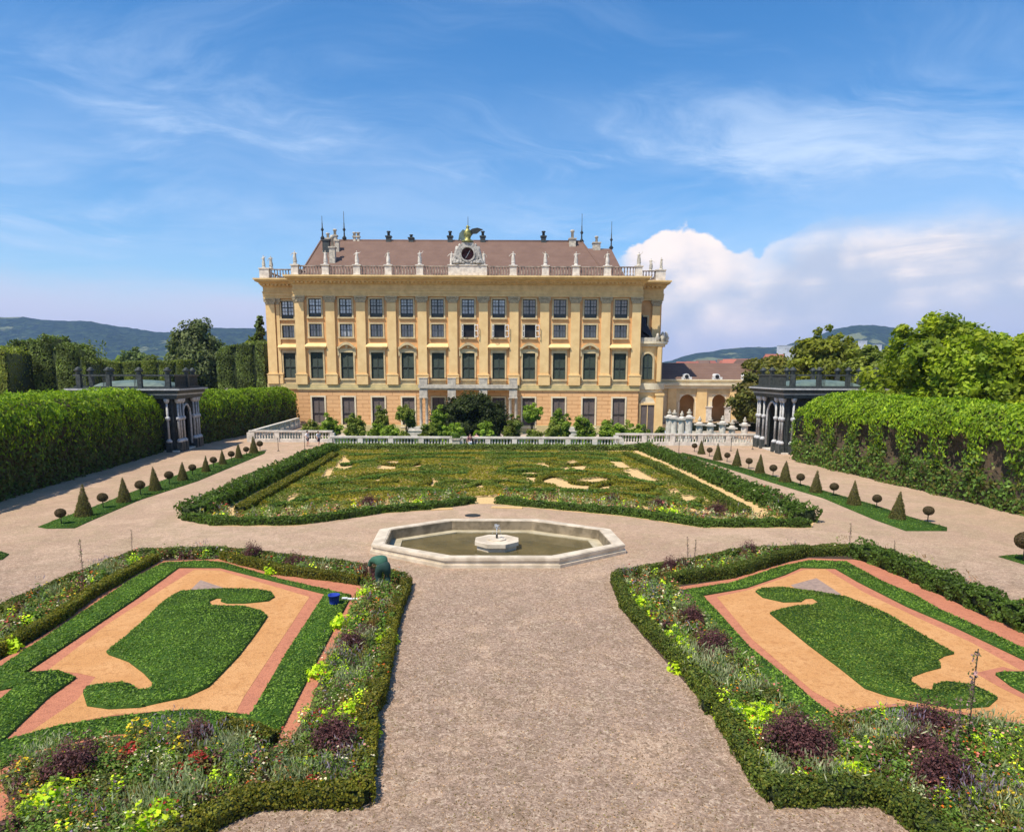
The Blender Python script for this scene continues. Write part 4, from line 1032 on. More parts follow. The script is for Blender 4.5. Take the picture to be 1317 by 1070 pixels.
    for x, y in P8: bx(b, x-.2, x+.2, y-.2, y+.2, H+.1, Hp-.002+.05)
    for i in range(int(W_/.14)):
        x = i*.14; 
        if (x/W_) % .33 < .07 or x/W_ > .9: bx(b, x, x+.05, -.30, -.25, H+.25, Hp-.16)
    for i in range(int(D/.14)): bx(b, -.30, -.25, i*.14, i*.14+.05, H+.25, Hp-.16)
    par = b.build('parapet', M['lattice'], root)
    for x, y in P8:
        if (x, y) in ((.06*W_, -.28), (.94*W_, -.28)) : pass
        b = MB(); b.lathe([(.14,.05),(.26,.10),(.15,.18),(.36,.36),(.40,.46),(.24,.52),(.28,.58),(.12,.68),(.04,.74)], (x*sgn, y, Hp), 10); b.build('urn', M['lattice'], par)
    # low green domed roof
    b = MB(); cx_, cy_ = W_/2*sgn, D/2
    prof = [(1.0,0),(.95,.35),(.82,.72),(.6,1.0),(.3,1.18),(.02,1.25)]
    b.lathe([(r*(W_/2-.5)*1.25, z*.62) for r, z in prof], (cx_, cy_, H+.1), 4, False, math.pi/4, 1, D/W_)
    b.build('roof', M['copper'], root)
    return root
M['lattice_mid'] = mat('lattice_mid', (.50,.49,.46), (.33,.325,.31), 6, .6)
pavilion(P(1008,584), P(974,574), 8.8, 1, 6.6, 8.0, 'dark lattice pavilion with paired columns beside the right hedge')
pavilion(P(228,581), P(256,573), 9.0, -1, 6.3, 7.7, 'dark lattice pavilion with green roof between the left hedges')

# ================================================================== VINE ARCADES (tall hedges)
def vine_hedge(name, a, c, width, H, side, label, topc, sidec, openings=False, dens=75, cap=(1, 1), lsz=.13):
    """a->c is the base line of the visible face; body lies on 'side' (+1 = to +x)"""
    a = Vector(a[:2]); c = Vector(c[:2]); d = (c-a); L = d.length; d.normalize(); n = Vector((-d.y, d.x)) if side > 0 else Vector((d.y, -d.x))
    if (n.x > 0) != (side > 0): n = -n
    zs = H*.60
    # cross-section parameter s in [0,1]: 0..  front face up, then curved top, then back down
    def cross(s):
        s = np.asarray(s); o = np.zeros((len(s), 4))     # (offset, z, n_off, n_z)
        Lf, Lt = zs, math.pi/2*((width/2+ (H-zs))/1.5)*1.15
        T = Lf+2*Lt*.9+Lf; q = s*T
        f = q < Lf; bk = q > T-Lf; tp = ~(f | bk)
        o[f] = np.column_stack([np.zeros(f.sum()), q[f], -np.ones(f.sum()), np.zeros(f.sum())])
        o[bk] = np.column_stack([np.full(bk.sum(), width), T-q[bk], np.ones(bk.sum()), np.zeros(bk.sum())])
        t = (q[tp]-Lf)/(T-2*Lf)*math.pi
        o[tp] = np.column_stack([width/2-width/2*np.cos(t), zs+(H-zs)*np.sin(t)**.75, -np.cos(t), np.sin(t)+.2])
        return o, T
    _, T = cross([0.0])
    lv = Leaves(); N = int(L*T*dens)
    s = rng.random(N); s = np.where(rng.random(N) < .82, s*.72, s)     # more leaves where they can be seen
    u = rng.random(N)*L
    o, _ = cross(s)
    pos2 = np.array([a.x, a.y]) + np.outer(u, [d.x, d.y]) + np.outer(o[:,0], [n.x, n.y])
    nr = np.column_stack([o[:,2]*n.x, o[:,2]*n.y, o[:,3]])
    p = np.column_stack([pos2, o[:,1]])
    wob = (lf(p, 1.7)-.5)*.55 + (lf(p, .55, 2.)-.5)*.7 + (lf(p, 4.5, 1.)-.5)*.3
    # rounded ends
    endf = np.ones(N)
    for e, dist in ((cap[0], u), (cap[1], L-u)):
        if e: k = np.clip(dist/2.6, 0, 1); endf = np.minimum(endf, np.sqrt(1-(1-k)**2)*.35+.65)
    p[:,2] *= endf
    p += nr*wob[:,None]*.8
    p += rng.normal(size=(N,3))*.07
    p[:,2] = np.maximum(p[:,2], .03)
    keep = np.ones(N, bool)
    if openings:
        per = 3.3; ph = (u % per)/per
        op = (np.abs(ph-.5) < .20+.10*lf(p,1.3)) & (p[:,2] > 1.3+1.3*lf(p, .8, 3.)) & (p[:,2] < 3.9+.5*lf(p,1.9)) & (s < .5)
        keep &= ~(op & (rng.random(N) < .93))
    thin = lf(p, 1.3, 5.)*.8+lf(p, 3.1, 2.)*.3
    keep &= rng.random(N) < np.where(p[:,2] < zs*.98, .62+thin*.7, 1)
    zfrac = p[:,2]/H + (lf(p, .9, 4.)-.5)*.22
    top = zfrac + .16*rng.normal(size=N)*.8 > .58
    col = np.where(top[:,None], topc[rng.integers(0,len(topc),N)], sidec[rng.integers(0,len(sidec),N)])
    col = col*(0.75+.5*lf(p, .8, 1.))[:,None]
    # drooping shoots on the top: leaves oriented downwards
    kt = keep & top; ks = keep & ~top
    lv.add(p[kt]+nr[kt]*.08, nr[kt], lsz*1.15, col[kt], .3, .42, .55, up=(0.1,-.2,-1))
    lv.add(p[ks], nr[ks], lsz, col[ks], .35, .6, .6)
    # core
    segs = 9; K = max(2, int(L/.8)); ss = np.linspace(0, 1, segs*2)
    oo, _ = cross(ss); vs = []
    for i in range(K+1):
        uu = L*i/K; sh = 1.0
        for e, dist in ((cap[0], uu), (cap[1], L-uu)):
            if e: k = min(dist/2.6, 1); sh = min(sh, math.sqrt(1-(1-k)**2)*.35+.65)
        for q in oo:
            off = .28+(q[0])*((width-.56)/width); dz = max(0, q[1]*sh-.25)
            if openings and q[0] < .1 and 1.2 < dz < 3.4 and (uu % 3.3) > 1.0 and (uu % 3.3) < 2.3: off += .8
            b2 = a+d*uu+n*off; vs.append((b2.x, b2.y, dz))
    m = len(oo); fs = [(i*m+j, i*m+j+1, (i+1)*m+j+1, (i+1)*m+j) for i in range(K) for j in range(m-1)] + [tuple(range(m)), tuple(range(K*m, K*m+m))[::-1]]
    lv.core.add(vs, fs)
    ob = lv.build(name, M['vinecore']); tag(ob, label, 'hedge', 'tall vine covered arcades'); return ob
M['vinecore'] = mat('vine_stems', (.115,.078,.050), (.060,.050,.028), 3, .9, .8, 9)
M['hedgecore'] = mat('hedge_inside', (.030,.045,.012), (.018,.028,.008), 5, .95, .8, 15)
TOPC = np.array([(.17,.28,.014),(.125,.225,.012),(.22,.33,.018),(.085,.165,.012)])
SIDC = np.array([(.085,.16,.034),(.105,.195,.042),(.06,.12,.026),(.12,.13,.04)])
SIDL = np.array([(.055,.095,.026),(.07,.12,.032),(.075,.085,.03)])  # darker side leaves: shade of the left arcade faces put into the colour
aL = P(0,645); bL = P(214,580); dL = (aL-bL).normalized()
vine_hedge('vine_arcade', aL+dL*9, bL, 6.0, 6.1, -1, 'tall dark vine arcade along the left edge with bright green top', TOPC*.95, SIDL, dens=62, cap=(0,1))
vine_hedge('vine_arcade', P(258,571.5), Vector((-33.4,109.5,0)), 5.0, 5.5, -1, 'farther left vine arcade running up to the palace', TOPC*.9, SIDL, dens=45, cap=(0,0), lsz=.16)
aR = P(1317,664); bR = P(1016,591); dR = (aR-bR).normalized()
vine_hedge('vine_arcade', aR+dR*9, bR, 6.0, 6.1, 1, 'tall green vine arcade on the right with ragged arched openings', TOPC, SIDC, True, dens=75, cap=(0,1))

# ================================================================== TREES
def tree(name, loc, H, crown, cols, label, cat='tree', group=None, n=9000, lsz=.3, clump=.9, trunk_r=.35, tilt=.6, zsq=.75, upv=None, nc=120, limbs=True):
    """crown: list of (dx,dy,dz,rx,ry,rz) ellipsoids relative to the base"""
    root = empty(name, loc, label, cat, group)
    b = MB(); b.tube([(0,0,-.1),(0.05*H*.1,0,H*.25),(0,.02*H,H*.5),(.02*H,0,H*.75)], [trunk_r*1.3,trunk_r,trunk_r*.7,trunk_r*.25], 8)
    vol = np.array([c[3]*c[4]*c[5] for c in crown])**.67; vol = vol/vol.sum()
    for c in crown if limbs else []:
        b.tube([(0,0,H*.3),(c[0]*.5,c[1]*.5,(H*.3+c[2])*.5),(c[0],c[1],c[2])], [trunk_r*.55,trunk_r*.35,trunk_r*.1], 6)
    b.build('trunk', M['bark'], root)
    lv = Leaves(); per = max(6, n//nc)
    for c, w in zip(crown, vol):
        k = max(4, int(nc*w)); th = rng.normal(size=(k,3)); th /= np.linalg.norm(th, axis=1)[:,None]
        rad = (.55+.5*rng.random(k)**.6)[:,None]; cen = np.array(c[:3])+th*rad*np.array(c[3:])
        cr = clump*(.6+.8*rng.random(k))
        shade = .75+.5*rng.random(k)
        for j in range(k):
            m = int(per*(.6+.8*rng.random())*(cr[j]/clump)); q = rng.normal(size=(m,3)); q /= np.linalg.norm(q, axis=1)[:,None]+1e-9
            q2 = q*(rng.random(m)**.4)[:,None]; pos = cen[j]+q2*np.array([cr[j],cr[j],cr[j]*zsq])
            nn = q*.5+th[j]*.5+UP*.55
            cc = cols[rng.integers(0,len(cols))]*.6+cols[rng.integers(0,len(cols),m)]*.4
            lv.add(pos, nn, lsz, cc*shade[j], .25, .6, tilt, up=upv)
    # darker, larger leaves inside the crown so that gaps are not see-through everywhere
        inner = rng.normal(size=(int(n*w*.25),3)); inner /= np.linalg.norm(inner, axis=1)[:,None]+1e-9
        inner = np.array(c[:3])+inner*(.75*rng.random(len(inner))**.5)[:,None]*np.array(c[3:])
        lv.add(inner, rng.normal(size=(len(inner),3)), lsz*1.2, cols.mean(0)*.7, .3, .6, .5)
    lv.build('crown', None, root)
    return root
YG_ = np.array([(.18,.26,.016),(.135,.21,.016),(.24,.31,.02),(.09,.15,.014)])
AUT = np.array([(.13,.145,.025),(.10,.12,.022),(.16,.16,.03),(.08,.10,.02)])
MG = np.array([(.12,.165,.03),(.15,.19,.035),(.085,.125,.025)])
DG = np.array([(.066,.10,.028),(.082,.12,.034),(.05,.078,.023)])
def blob_crown(R_, z0, z1, k, seed, flat=1.0):
    rs = np.random.default_rng(seed); out = []
    for i in range(k):
        a = rs.random()*6.28; r = R_*.55*rs.random()**.5; z = z0+(z1-z0)*(.25+.5*rs.random())
        s = R_*(.42+.25*rs.random()); out.append((r*math.cos(a), r*math.sin(a), z, s, s, min(s*.85*flat, (z1-z)*1.0)))
    out.append((0,0,(z0+z1)/2,R_*.7,R_*.7,(z1-z0)*.48)); return out
def tree_at(u, vtop, Y, wpx, cols, label, seed, n=9000, lsz=.3, z0f=.22, name='tree', clump=1.0, nc=120, group=None, k=8, **kw):
    q = Q(u, vtop, Y); H = q.z; R_ = wpx/2/900*Y
    return tree(name, (q.x, Y, 0), H, blob_crown(R_, H*z0f, H, k, seed), cols, label, 'tree', group, n, lsz, clump, max(.2,H*.028), nc=nc, **kw)
gR = 'leafy trees beyond the right hedge'
tree_at(1225, 400, 68, 190, YG_*.95, 'big dense yellow-green chestnut, left of the pair above the right hedge', 1, 26000, .26, name='chestnut_tree', clump=1.0, nc=260, group=gR, k=13)
tree_at(1310, 422, 60, 196, YG_*1.12, 'brightest yellow-green chestnut at the right edge of the photo', 2, 26000, .24, name='chestnut_tree', clump=.95, nc=260, group=gR, k=13)
tree_at(1440, 410, 66, 190, YG_*.9, 'chestnut standing beyond the right edge of the photo', 31, 14000, .34, name='chestnut_tree', clump=1.1, nc=160, group=gR, k=11)
tree_at(1070, 419, 108, 92, np.array([(.14,.18,.02),(.11,.145,.02),(.18,.21,.022)]), 'round topped green tree rising behind the right pavilion roof', 3, 18000, .34, group=gR, clump=1.0, nc=220, k=12)
tree_at(1143, 444, 92, 95, MG*1.1, 'lower green tree between the round tree and the chestnuts', 4, 10000, .34, group=gR, clump=1.1, nc=120)
tree_at(1010, 455, 122, 80, AUT, 'olive brown tree left of the round topped tree', 5, 9000, .4, group=gR, clump=1.2)
tree_at(968, 474, 100, 58, AUT*.8+MG*.0, 'olive green tree covering the end of the arcaded wing', 6, 9000, .32, group=gR, clump=1.0, z0f=.12) if False else tree_at(966, 474, 100, 56, np.array([(.10,.11,.025),(.13,.12,.03),(.08,.10,.022)]), 'olive green tree covering the end of the arcaded wing', 6, 9000, .32, group=gR, clump=1.0, z0f=.12)
gL = 'trees beyond the left hedge'
q = Q(252, 412, 150); H_ = q.z; R0 = 42/900*150
tree('weeping_tree', (q.x, 150, 0), H_, [(0,0,H_*.60,R0*.72,R0*.72,H_*.38),(-R0*.45,0,H_*.42,R0*.5,R0*.5,H_*.32),(R0*.5,0,H_*.46,R0*.52,R0*.5,H_*.34),(R0*.15,-R0*.3,H_*.40,R0*.6,R0*.5,H_*.34),(-.2*R0,0,H_*.72,R0*.5,R0*.5,H_*.24)], np.array([(.10,.14,.06),(.125,.165,.07),(.075,.105,.042)]), 'large drooping grey green tree left of the palace, taller than its neighbours', 'tree', gL, 26000, .36, 1.15, .5, .5, 1.25, (0,0,-1), 300)
for i, (u, v, Y, w, c, lab) in enumerate([
    (140, 459, 190, 60, MG, 'low green tree behind the left pavilion, nearest the clipped hedge block'),
    (170, 447, 230, 55, DG*1.3, 'dark rounded tree on the skyline above the left pavilion'),
    (195, 462, 170, 50, MG*.9, 'green tree directly behind the left pavilion urns'),
    (118, 466, 200, 40, DG*1.5, 'small dark tree at the right end of the clipped hedge block'),
    (330, 431, 140, 34, MG*.9, 'brownish green tree touching the left corner of the palace'),
    (300, 455, 170, 40, DG*1.4, 'dark tree behind the clipped block by the palace'),
    (20, 462, 210, 70, DG*1.3, 'dark tree far left behind the clipped hedge block'),
    (75, 466, 230, 70, MG*.8, 'green tree behind the middle of the clipped hedge block')]):
    tree_at(u, v, Y, w, c, lab, 20+i, 5000, .55, group=gL, clump=1.6, nc=70)
q = Q(341, 415, 138)
tree('conifer', (Q(337,480,128).x, 128, 0), Q(337, 415, 128).z, [(0,0,Q(337,415,128).z*f, 2.6*(1.05-f), 2.6*(1.05-f), 2.2) for f in (.3,.45,.6,.72,.83,.93)], DG*1.2, 'pointed dark conifer at the left corner of the palace', 'tree', gL, 6000, .35, .7, .3, nc=90, limbs=False)
# far wooded plain (one mass)
lv = Leaves()
for _ in range(1500):
    Y = 260+1600*random.random()**1.6; u = random.uniform(-140, 1500); x = (u-658)/900*Y
    if 343 < u < 852: continue
    h = 5+9*random.random() if u < 700 else 3+4*random.random(); m = 22; qd = rng.normal(size=(m,3)); qd /= np.linalg.norm(qd, axis=1)[:,None]
    pos = np.array([x, Y, h*.5])+qd*np.array([h*.7,h*.7,h*.55]); base = (DG*1.5)[rng.integers(0,3)]*(.8+.6*random.random())
    lv.add(pos, qd+UP*.4, h*.22, base, .3, .7, .4)
o = lv.build('distant_wood'); tag(o, 'far band of woodland stretching to the foot of the hills', 'wood', kind='stuff')

# clipped tall hedge blocks on the left
def clipped(name, pts_px, Y, depth, label, cols, dens=75):
    cols = cols*.95
    xs = [Q(u, 480, Y).x for u, v in pts_px]; zs_ = [Q(u, v, Y).z for u, v in pts_px]
    lv = Leaves(); x0, x1 = min(xs), max(xs)
    N = int((x1-x0)*13*dens); x = x0+(x1-x0)*rng.random(N); zt = np.interp(x, xs, zs_); z = rng.random(N)*zt
    yv = np.full(N, Y-.0)+ .9*np.abs(np.sin(x*.95))**.7*0+.8*(1-np.abs(np.sin(x*.95)))**2-.3*(lf(np.column_stack([x,x*0,z]),1.)) ; top = rng.random(N) < .22
    yv = np.where(top, Y+depth*rng.random(N), yv); z = np.where(top, zt-.25+.14*rng.normal(size=N), z)
    side = rng.random(N) < .16; yv = np.where(side & ~top, Y+depth*rng.random(N), yv)
    x = np.where(side & ~top, np.where(rng.random(N) < .5, x1, x0), x)
    nr = np.where(top[:,None], [0,0,1.], [0,-1.,.15])
    p = np.column_stack([x,yv,z]); c = cols[rng.integers(0,len(cols),N)]*(.6+.8*lf(p,.9,3.))[:,None]
    lv.add(p, nr, .17, c, .3, .65, .6, up=(0,0,1))
    for a in range(len(xs)-1): lv.core.box(xs[a], xs[a+1], Y+.35, Y+depth-.3, 0, min(zs_[a], zs_[a+1])-.25)
    o = lv.build(name, M['hedgecore']); tag(o, label, 'hedge', 'clipped hedge blocks on the left'); return o
clipped('clipped_hedge', [(10,444),(13,443)]+[(u, v) for u, v in ((15,440),(22,436),(30,438),(33,446),(37,437),(44,435),(49,438),(51,445),(55,432),(61,429),(66,433),(70,449),(74,446),(82,441),(92,440),(98,446),(105,458),(111,466))], 92, 5, 'tall dark clipped hedge block with uneven top above the left arcade', DG*1.5)
clipped('clipped_hedge', [(-60,440),(-20,444),(-2,446),(2,448),(9,452)], 86, 5, 'slim clipped hedge face at the extreme left edge', MG*1.1)
clipped('clipped_hedge', [(279,455),(285,448),(295,444),(305,443),(315,442),(330,440),(341,440)], 118, 5, 'clipped hedge block beside the left corner of the palace', DG*1.4)
clipped('clipped_hedge', [(114,463),(150,466),(190,464),(215,465),(238,462)], 132, 4, 'long low clipped hedge wall behind the left pavilion', MG*.95)
for u, v, Y, lab in ((42, 503, 84, 'small white statue in front of the clipped hedge block at far left'), (292, 491, 112, 'small white statue by the clipped block near the palace')):
    q = Q(u, v+8, Y); b = MB(); b.box(-.4,.4,-.4,.4,0,q.z-.02); 
    o = statue((q.x, Y, 0), lab, 1, 'white garden statues on the left', .9); 
    for ch in o.children: ch.location.z += q.z/.9-1.4
    b = MB(); hz = q.z/.9-1.4; b.box(-.45,.45,-.45,.45,0,hz); b.build('pedestal', M['stone'], o)

# ================================================================== shrubs in the sunken court
def shrub(u, vt, vb, wpx, Y, cols, label, stem=False, n=1500, name='shrub', group='shrubs between balustrade and palace', lsz=.13):
    q = Q(u, vt, Y); x = q.x; top = q.z; R_ = wpx/2/900*Y*1.18; n = n*3
    zb = Q(u, vb, Y).z if stem else CZ
    hc = (top-zb)/2; c = (0,0,zb-CZ+hc, R_*.82, R_*.82, hc*.88)
    k = np.random.default_rng(int(u)); cr = [c]+[(R_*.4*math.cos(a), R_*.4*math.sin(a), zb-CZ+hc*(1+.35*k.normal()*.7), R_*.55, R_*.55, hc*.5) for a in k.random(4)*6.28]
    return tree(name, (x, Y, CZ), top-CZ, cr, cols, label, 'tree' if stem else 'shrub', group, n, lsz, .35, .09, nc=60, zsq=.9)
SG = np.array([(.15,.24,.03),(.11,.19,.025),(.19,.28,.035)])
SH = [(402,540,570,26,92,MG*1.2,'low green shrub at the left end of the planting',0),
 (424,530,570,30,90,SG,'rounded bright green shrub, left of the upright bushes',0),(455,528,570,24,88,MG*1.3,'upright green bush before the third ground window from left',0),
 (490,520,568,20,92,MG*1.1,'narrow dark green bush before a brown shuttered window, left of centre',0),(483,543,572,26,84,SG*.9,'low spreading shrub left of the narrow dark bush',0),
 (501,545,572,22,83,SG,'low shrub right of the narrow dark bush',0),(522,521,544,26,90,MG*1.3,'small standard tree with pale forked stem left of the yew',1),
 (522,553,574,22,80,MG,'low shrub under the left standard tree',0),(550,540,572,24,86,MG*1.2,'green shrub at the left foot of the big yew',0),
 (565,520,560,22,92,SG*.95,'upright light green shrub against the left side of the yew',0),(583,541,572,30,84,SG*1.1,'light green rounded shrub in front of the yew, left one',0),
 (625,538,570,26,84,SG*1.15,'light green rounded shrub in front of the yew, right one',0),(658,531,570,22,88,MG,'dark green shrub beside the right balcony columns',0),
 (685,519,543,25,92,SG*1.15,'round headed light green standard tree right of the balcony columns',1),(688,552,573,22,80,MG*1.1,'low shrub under the light green standard tree',0),
 (713,536,570,22,84,MG*1.2,'dark green bush left of the taller green bush',0),(722,523,560,26,92,SG*.95,'tall rounded green bush right of the light green tree',0),
 (752,532,572,26,86,SG*.9,'rounded green bush before the ninth ground window',0),(785,536,570,26,88,SG*.9,'wide leafy shrub left half of the right hand mass',0),
 (803,539,571,32,86,SG,'wide leafy shrub in the middle of the right hand mass',0),(822,543,568,26,90,SG*.95,'leafy shrub at the right end of the mass near the door',0),
 (850,549,560,10,95,MG,'small dark cone shrub right of the palace door',0),(868,552,562,22,92,MG*1.2,'low green shrub at the foot of the white pillars',0)]
for u, vt, vb, w, Y, c, lab, stem in SH: shrub(u, vt, vb, w, Y, c, lab, bool(stem), 1500, 'standard_tree' if stem else 'shrub')
q = Q(607, 500, 94)
tree('yew', (q.x, 94, CZ), q.z-CZ, [(0,0,3.4,4.7,3.6,3.3),(-2.7,0,2.8,2.6,2.4,2.6),(2.8,0,2.8,2.4,2.4,2.7),(.3,-1,4.6,2.9,2.4,2.2),(-.8,0,4.8,2.4,2,2.0),(1.5,.3,4.4,2.3,2,2.2)], np.array([(.030,.048,.014),(.04,.058,.016),(.022,.036,.011)]), 'big dark yew bush in front of the palace balcony', 'tree', None, 30000, .15, .75, .3, nc=300)
# pale stone steps and benches among the shrubs
for u, v, w, lab in ((535,556,26,'pale stone block behind the shrubs left of the yew'),(738,556,30,'pale stone block between the bushes right of the yew')):
    Y = 104; q = Q(u, v, Y); b = MB(); W_ = w/900*Y; b.box(-W_/2, W_/2, -.6, .6, 0, 1.1); b.box(-W_/2+.3, W_/2-.3, -.4, .6, 1.1, 1.6); b.box(-W_/2-.08, W_/2+.08, -.68, .68, .98, 1.099)
    o = b.build('stone_block', M['stone'], None, (q.x, Y, CZ)); tag(o, lab, 'stone block')

# ================================================================== TOPIARY rows
def cone_mesh(h, r, ph=0.0):
    lv = Leaves(); N = 2600; t = 1-np.sqrt(rng.random(N)); a = rng.random(N)*6.283
    rr = r*(1-t)+.02; z = .04+h*t; p = np.column_stack([rr*np.cos(a), rr*np.sin(a), z])*(1)
    nr = np.column_stack([np.cos(a), np.sin(a), np.full(N, r/h)]); lv.add(p+nr*(.02*rng.normal(size=(N,1))+.07*(lf(p, 3.2, ph)-.5)[:,None]), nr, .04, np.array([(.10,.105,.032),(.075,.09,.026),(.13,.12,.04)]), .35, .6, .5)
    lv.core.lathe([(r*.95,.03),(.02,h*.97)], (0,0,0), 16); return lv.mesh('topiary_cone', M['vinecore'])
def ball_mesh(r, stemh):
    lv = Leaves(); N = 1500; q = rng.normal(size=(N,3)); q /= np.linalg.norm(q, axis=1)[:,None]
    lv.add(q*r*[1,1,.88]+[0,0,stemh+r*.8], q, .035, np.array([(.09,.065,.035),(.07,.055,.03),(.06,.06,.025)]), .35, .6, .5)
    lv.core.lathe([(.05,stemh-.02),(r*.7,stemh+.12),(r*.92,stemh+r*.8),(r*.7,stemh+r*1.4),(.05,stemh+r*1.62)], (0,0,0), 14)
    return lv.mesh('foliage_ball', M['vinecore'])
CMS = [cone_mesh(2.0, .52, 1.7*i) for i in range(4)]; BM_ = ball_mesh(.36, .52)
cones = {'left': [(108,664,623),(160,646,614),(200,631,600),(235,618,594),(265,607,586),(286.5,597.5,578),(307.4,589.5,570),(326.6,583,561)],
         'right': [(1154,667.5,632),(1098,649.5,618),(1049,633.5,605),(1009.5,620,592),(976.8,608.7,584),(947.5,599,577),(923,591.7,570),(902,584,565.5)]}
balls = {'left': [(79,674,654),(133,653.5,634),(181,637,618),(218,623,606),(248,611.5,597),(275,601.5,587.5),(298,593,580),(317,586,574.5),(334.5,579.5,567)],
         'right': [(1193,671,651),(1127,653.5,636),(1072,638,621),(1029,625,609),(994,612.5,597.5),(963,602.5,589),(935,594,582),(912.4,587,575.5),(893,581,570)]}
for side in ('left', 'right'):
    for i, (u, v, vt) in enumerate(cones[side]):
        p = P(u, v); h = Q(u, vt, p.y).z
        o = link('topiary_cone', CMS[(i*3+len(side))%4], None, p); o.scale = (h/2.0*random.uniform(.93,1.06),)*2+(h/2.0,); o.rotation_euler = (random.uniform(-.035,.035), random.uniform(-.035,.035), random.random()*6)
        tag(o, 'clipped green cone in the %s row of topiary, %s from the front' % (side, ORD[i]), 'topiary cone', 'clipped cones in two rows')
    for i, (u, v, vt) in enumerate(balls[side]):
        p = P(u, v); h = Q(u, vt, p.y).z; s = h/1.13
        root = empty('topiary_ball', p, 'small brownish ball on a stem in the %s row of topiary, %s from the front' % (side, ORD[i]), 'topiary ball', 'ball standards in two rows'); root.scale = (s,)*3
        link('ball', BM_, root); b = MB(); b.tube([(0,0,0),(.01,0,.6)], .035, 6); b.build('stem', M['bark'], root); root.rotation_euler[2] = random.random()*6
p = P(1316, 722); root = empty('topiary_ball', p, 'dark ball on a stem cut by the right edge of the photo', 'topiary ball', 'ball standards in two rows'); root.scale = (1.15,)*3
link('ball', BM_, root); b = MB(); b.tube([(0,0,0),(.01,0,.6)], .035, 6); b.build('stem', M['bark'], root)

# ================================================================== grass strips
def turf(name, px, label, h=.05, dens=150, lsz=.05, cols=G_GRASS, cat='grass', sm=0, z0=.0, pts=None, kind='stuff'):
    dens = dens*1.7; lsz = lsz*.74
    pts = pts or gp(px)
    if sm: pts = smooth_poly(pts, sm)
    lv = Leaves(); p2 = scatter(pts, dens); N = len(p2)
    z = z0+h+.025*rng.random(N); p = up3(p2, z)
    c = cols[rng.integers(0,len(cols),N)]*(.72+.5*lf(p, 2.2, 1.))[:,None]*(.85+.3*lf(p, .6, 4.))[:,None]
    lv.add(p, np.tile(UP,(N,1)), lsz, c, .3, .6, .55)
    m = MB(); m.prism([(q.x,q.y) for q in pts], z0+.002, z0+h, False); lv.core = m
    o = lv.build(name, M['lawnbase']); tag(o, label, cat, kind=kind); return o
turf('grass_strip', [(49,678),(72,668.6),(120,652),(167,634),(239,607),(326,581),(342,580),(340,583.5),(254,619),(179,643.5),(120,668.6),(96,679.5),(60,680)], 'narrow grass strip under the left topiary row', .03, 60, .055, G_GRASS*.7)
turf('grass_strip', [(877,582),(980,608),(1028,622),(1075,635.7),(1123,649),(1170.6,665),(1218,678.6),(1218,683),(1165,683),(1123,668),(1059,641),(980,617),(877,584)], 'narrow grass strip under the right topiary row', .03, 60, .055, G_GRASS*.75)
turf('grass_strip', [(1284,716),(1300,714),(1345,713),(1400,735),(1330,730)], 'short grass strip at the right edge of the photo', .03, 80, .055, G_GRASS*.75)
turf('grass_strip', [(-60,700),(-10,706),(12,713),(3,720),(-40,726)], 'end of a grass strip at the left edge of the photo', .03, 80, .055, G_GRASS*.6)

# ================================================================== FRONT PARTERRES: coloured sand, turf
def sheet(name, pts, z, m, label):
    b = MB(); b.prism([(p.x,p.y) for p in pts], z-.003, z, False); o = b.build(name, m); tag(o, kind='structure', label=label); return o
# beds' outline on the ground
L_out = [(468,1036),(479,940),(492,893),(506,820),(513,790),(526,757),(528,748),(440,731),(358,720),(283,712),(180,714),(0,795),(-160,872),(-160,1200),(60,1200),(270,1072),(330,1043)]
R_out = [(996,1034),(968,1000),(925,935),(905,903),(872,868),(830,822),(798,782),(784,748),(790,743),(870,731),(960,712),(1100,708),(1180,728),(1317,790),(1420,840),(1420,1150),(1220,1120),(1175,1064),(1135,1034)]
PLo, PRo = gp(L_out), gp(R_out)
sheet('soil', PLo, .006, M['soil'], 'dark earth under the planting of the left flower bed')
sheet('soil', PRo, .006, M['soil'], 'dark earth under the planting of the right flower bed')
L_red = gp([(368,960),(396,917),(411,874),(440,812),(472,755),(440,749),(358,735),(283,719),(205,722),(114,774),(60,815),(0,850),(-160,950),(-160,1010),(0,1000),(45,968),(137,948),(228,940),(273,940),(311,944),(351,961)])
R_red = gp([(1030,930),(985,882),(946,838),(893,786),(860,757),(940,745),(1000,726),(1040,718),(1105,720),(1155,740),(1208,765),(1260,790),(1317,812),(1420,862),(1420,960),(1317,942),(1220,925),(1162,917),(1100,928),(1060,940)])
sheet('red_sand', L_red, .012, M['red'], 'terracotta coloured sand in the left flower bed')
sheet('red_sand', R_red, .012, M['red'], 'terracotta coloured sand in the right flower bed')
bl = gp([(0,1002),(-60,1030),(-30,1062),(20,1052),(12,1030)]); sheet('red_sand', bl, .013, M['red'], 'patch of terracotta sand at the lower left edge')
L_or = gp([(250,733),(283,734),(398,768),(314,896),(301,921),(253,912),(205,915),(146,920),(75,933),(30,948),(100,900),(123,871),(100,866),(62,862),(140,802),(185,773)])
R_or = gp([(922,768),(962,759),(1012,742),(1034,733),(1061,732),(1111,762),(1187,798),(1250,827),(1317,865),(1380,900),(1380,950),(1317,929),(1212,912),(1162,905),(1112,909),(1090,914),(1045,889),(968,823)])
sheet('orange_sand', L_or, .018, M['orange'], 'orange sand field round the left lawn scroll')
sheet('orange_sand', R_or, .018, M['orange'], 'orange sand field round the right lawn scroll')
R_pen_red = gp([(1254,866),(1290,858),(1317,866),(1400,890),(1400,960),(1317,900),(1285,884)])
sheet('red_sand', R_pen_red, .022, M['red'], 'red sand margin at the right edge of the photo')
sheet('grey_earth', gp([(238,766),(258,746.5),(292,758),(270,770)]), .024, M['greysoil'], 'bare grey earth triangle above the left lawn')
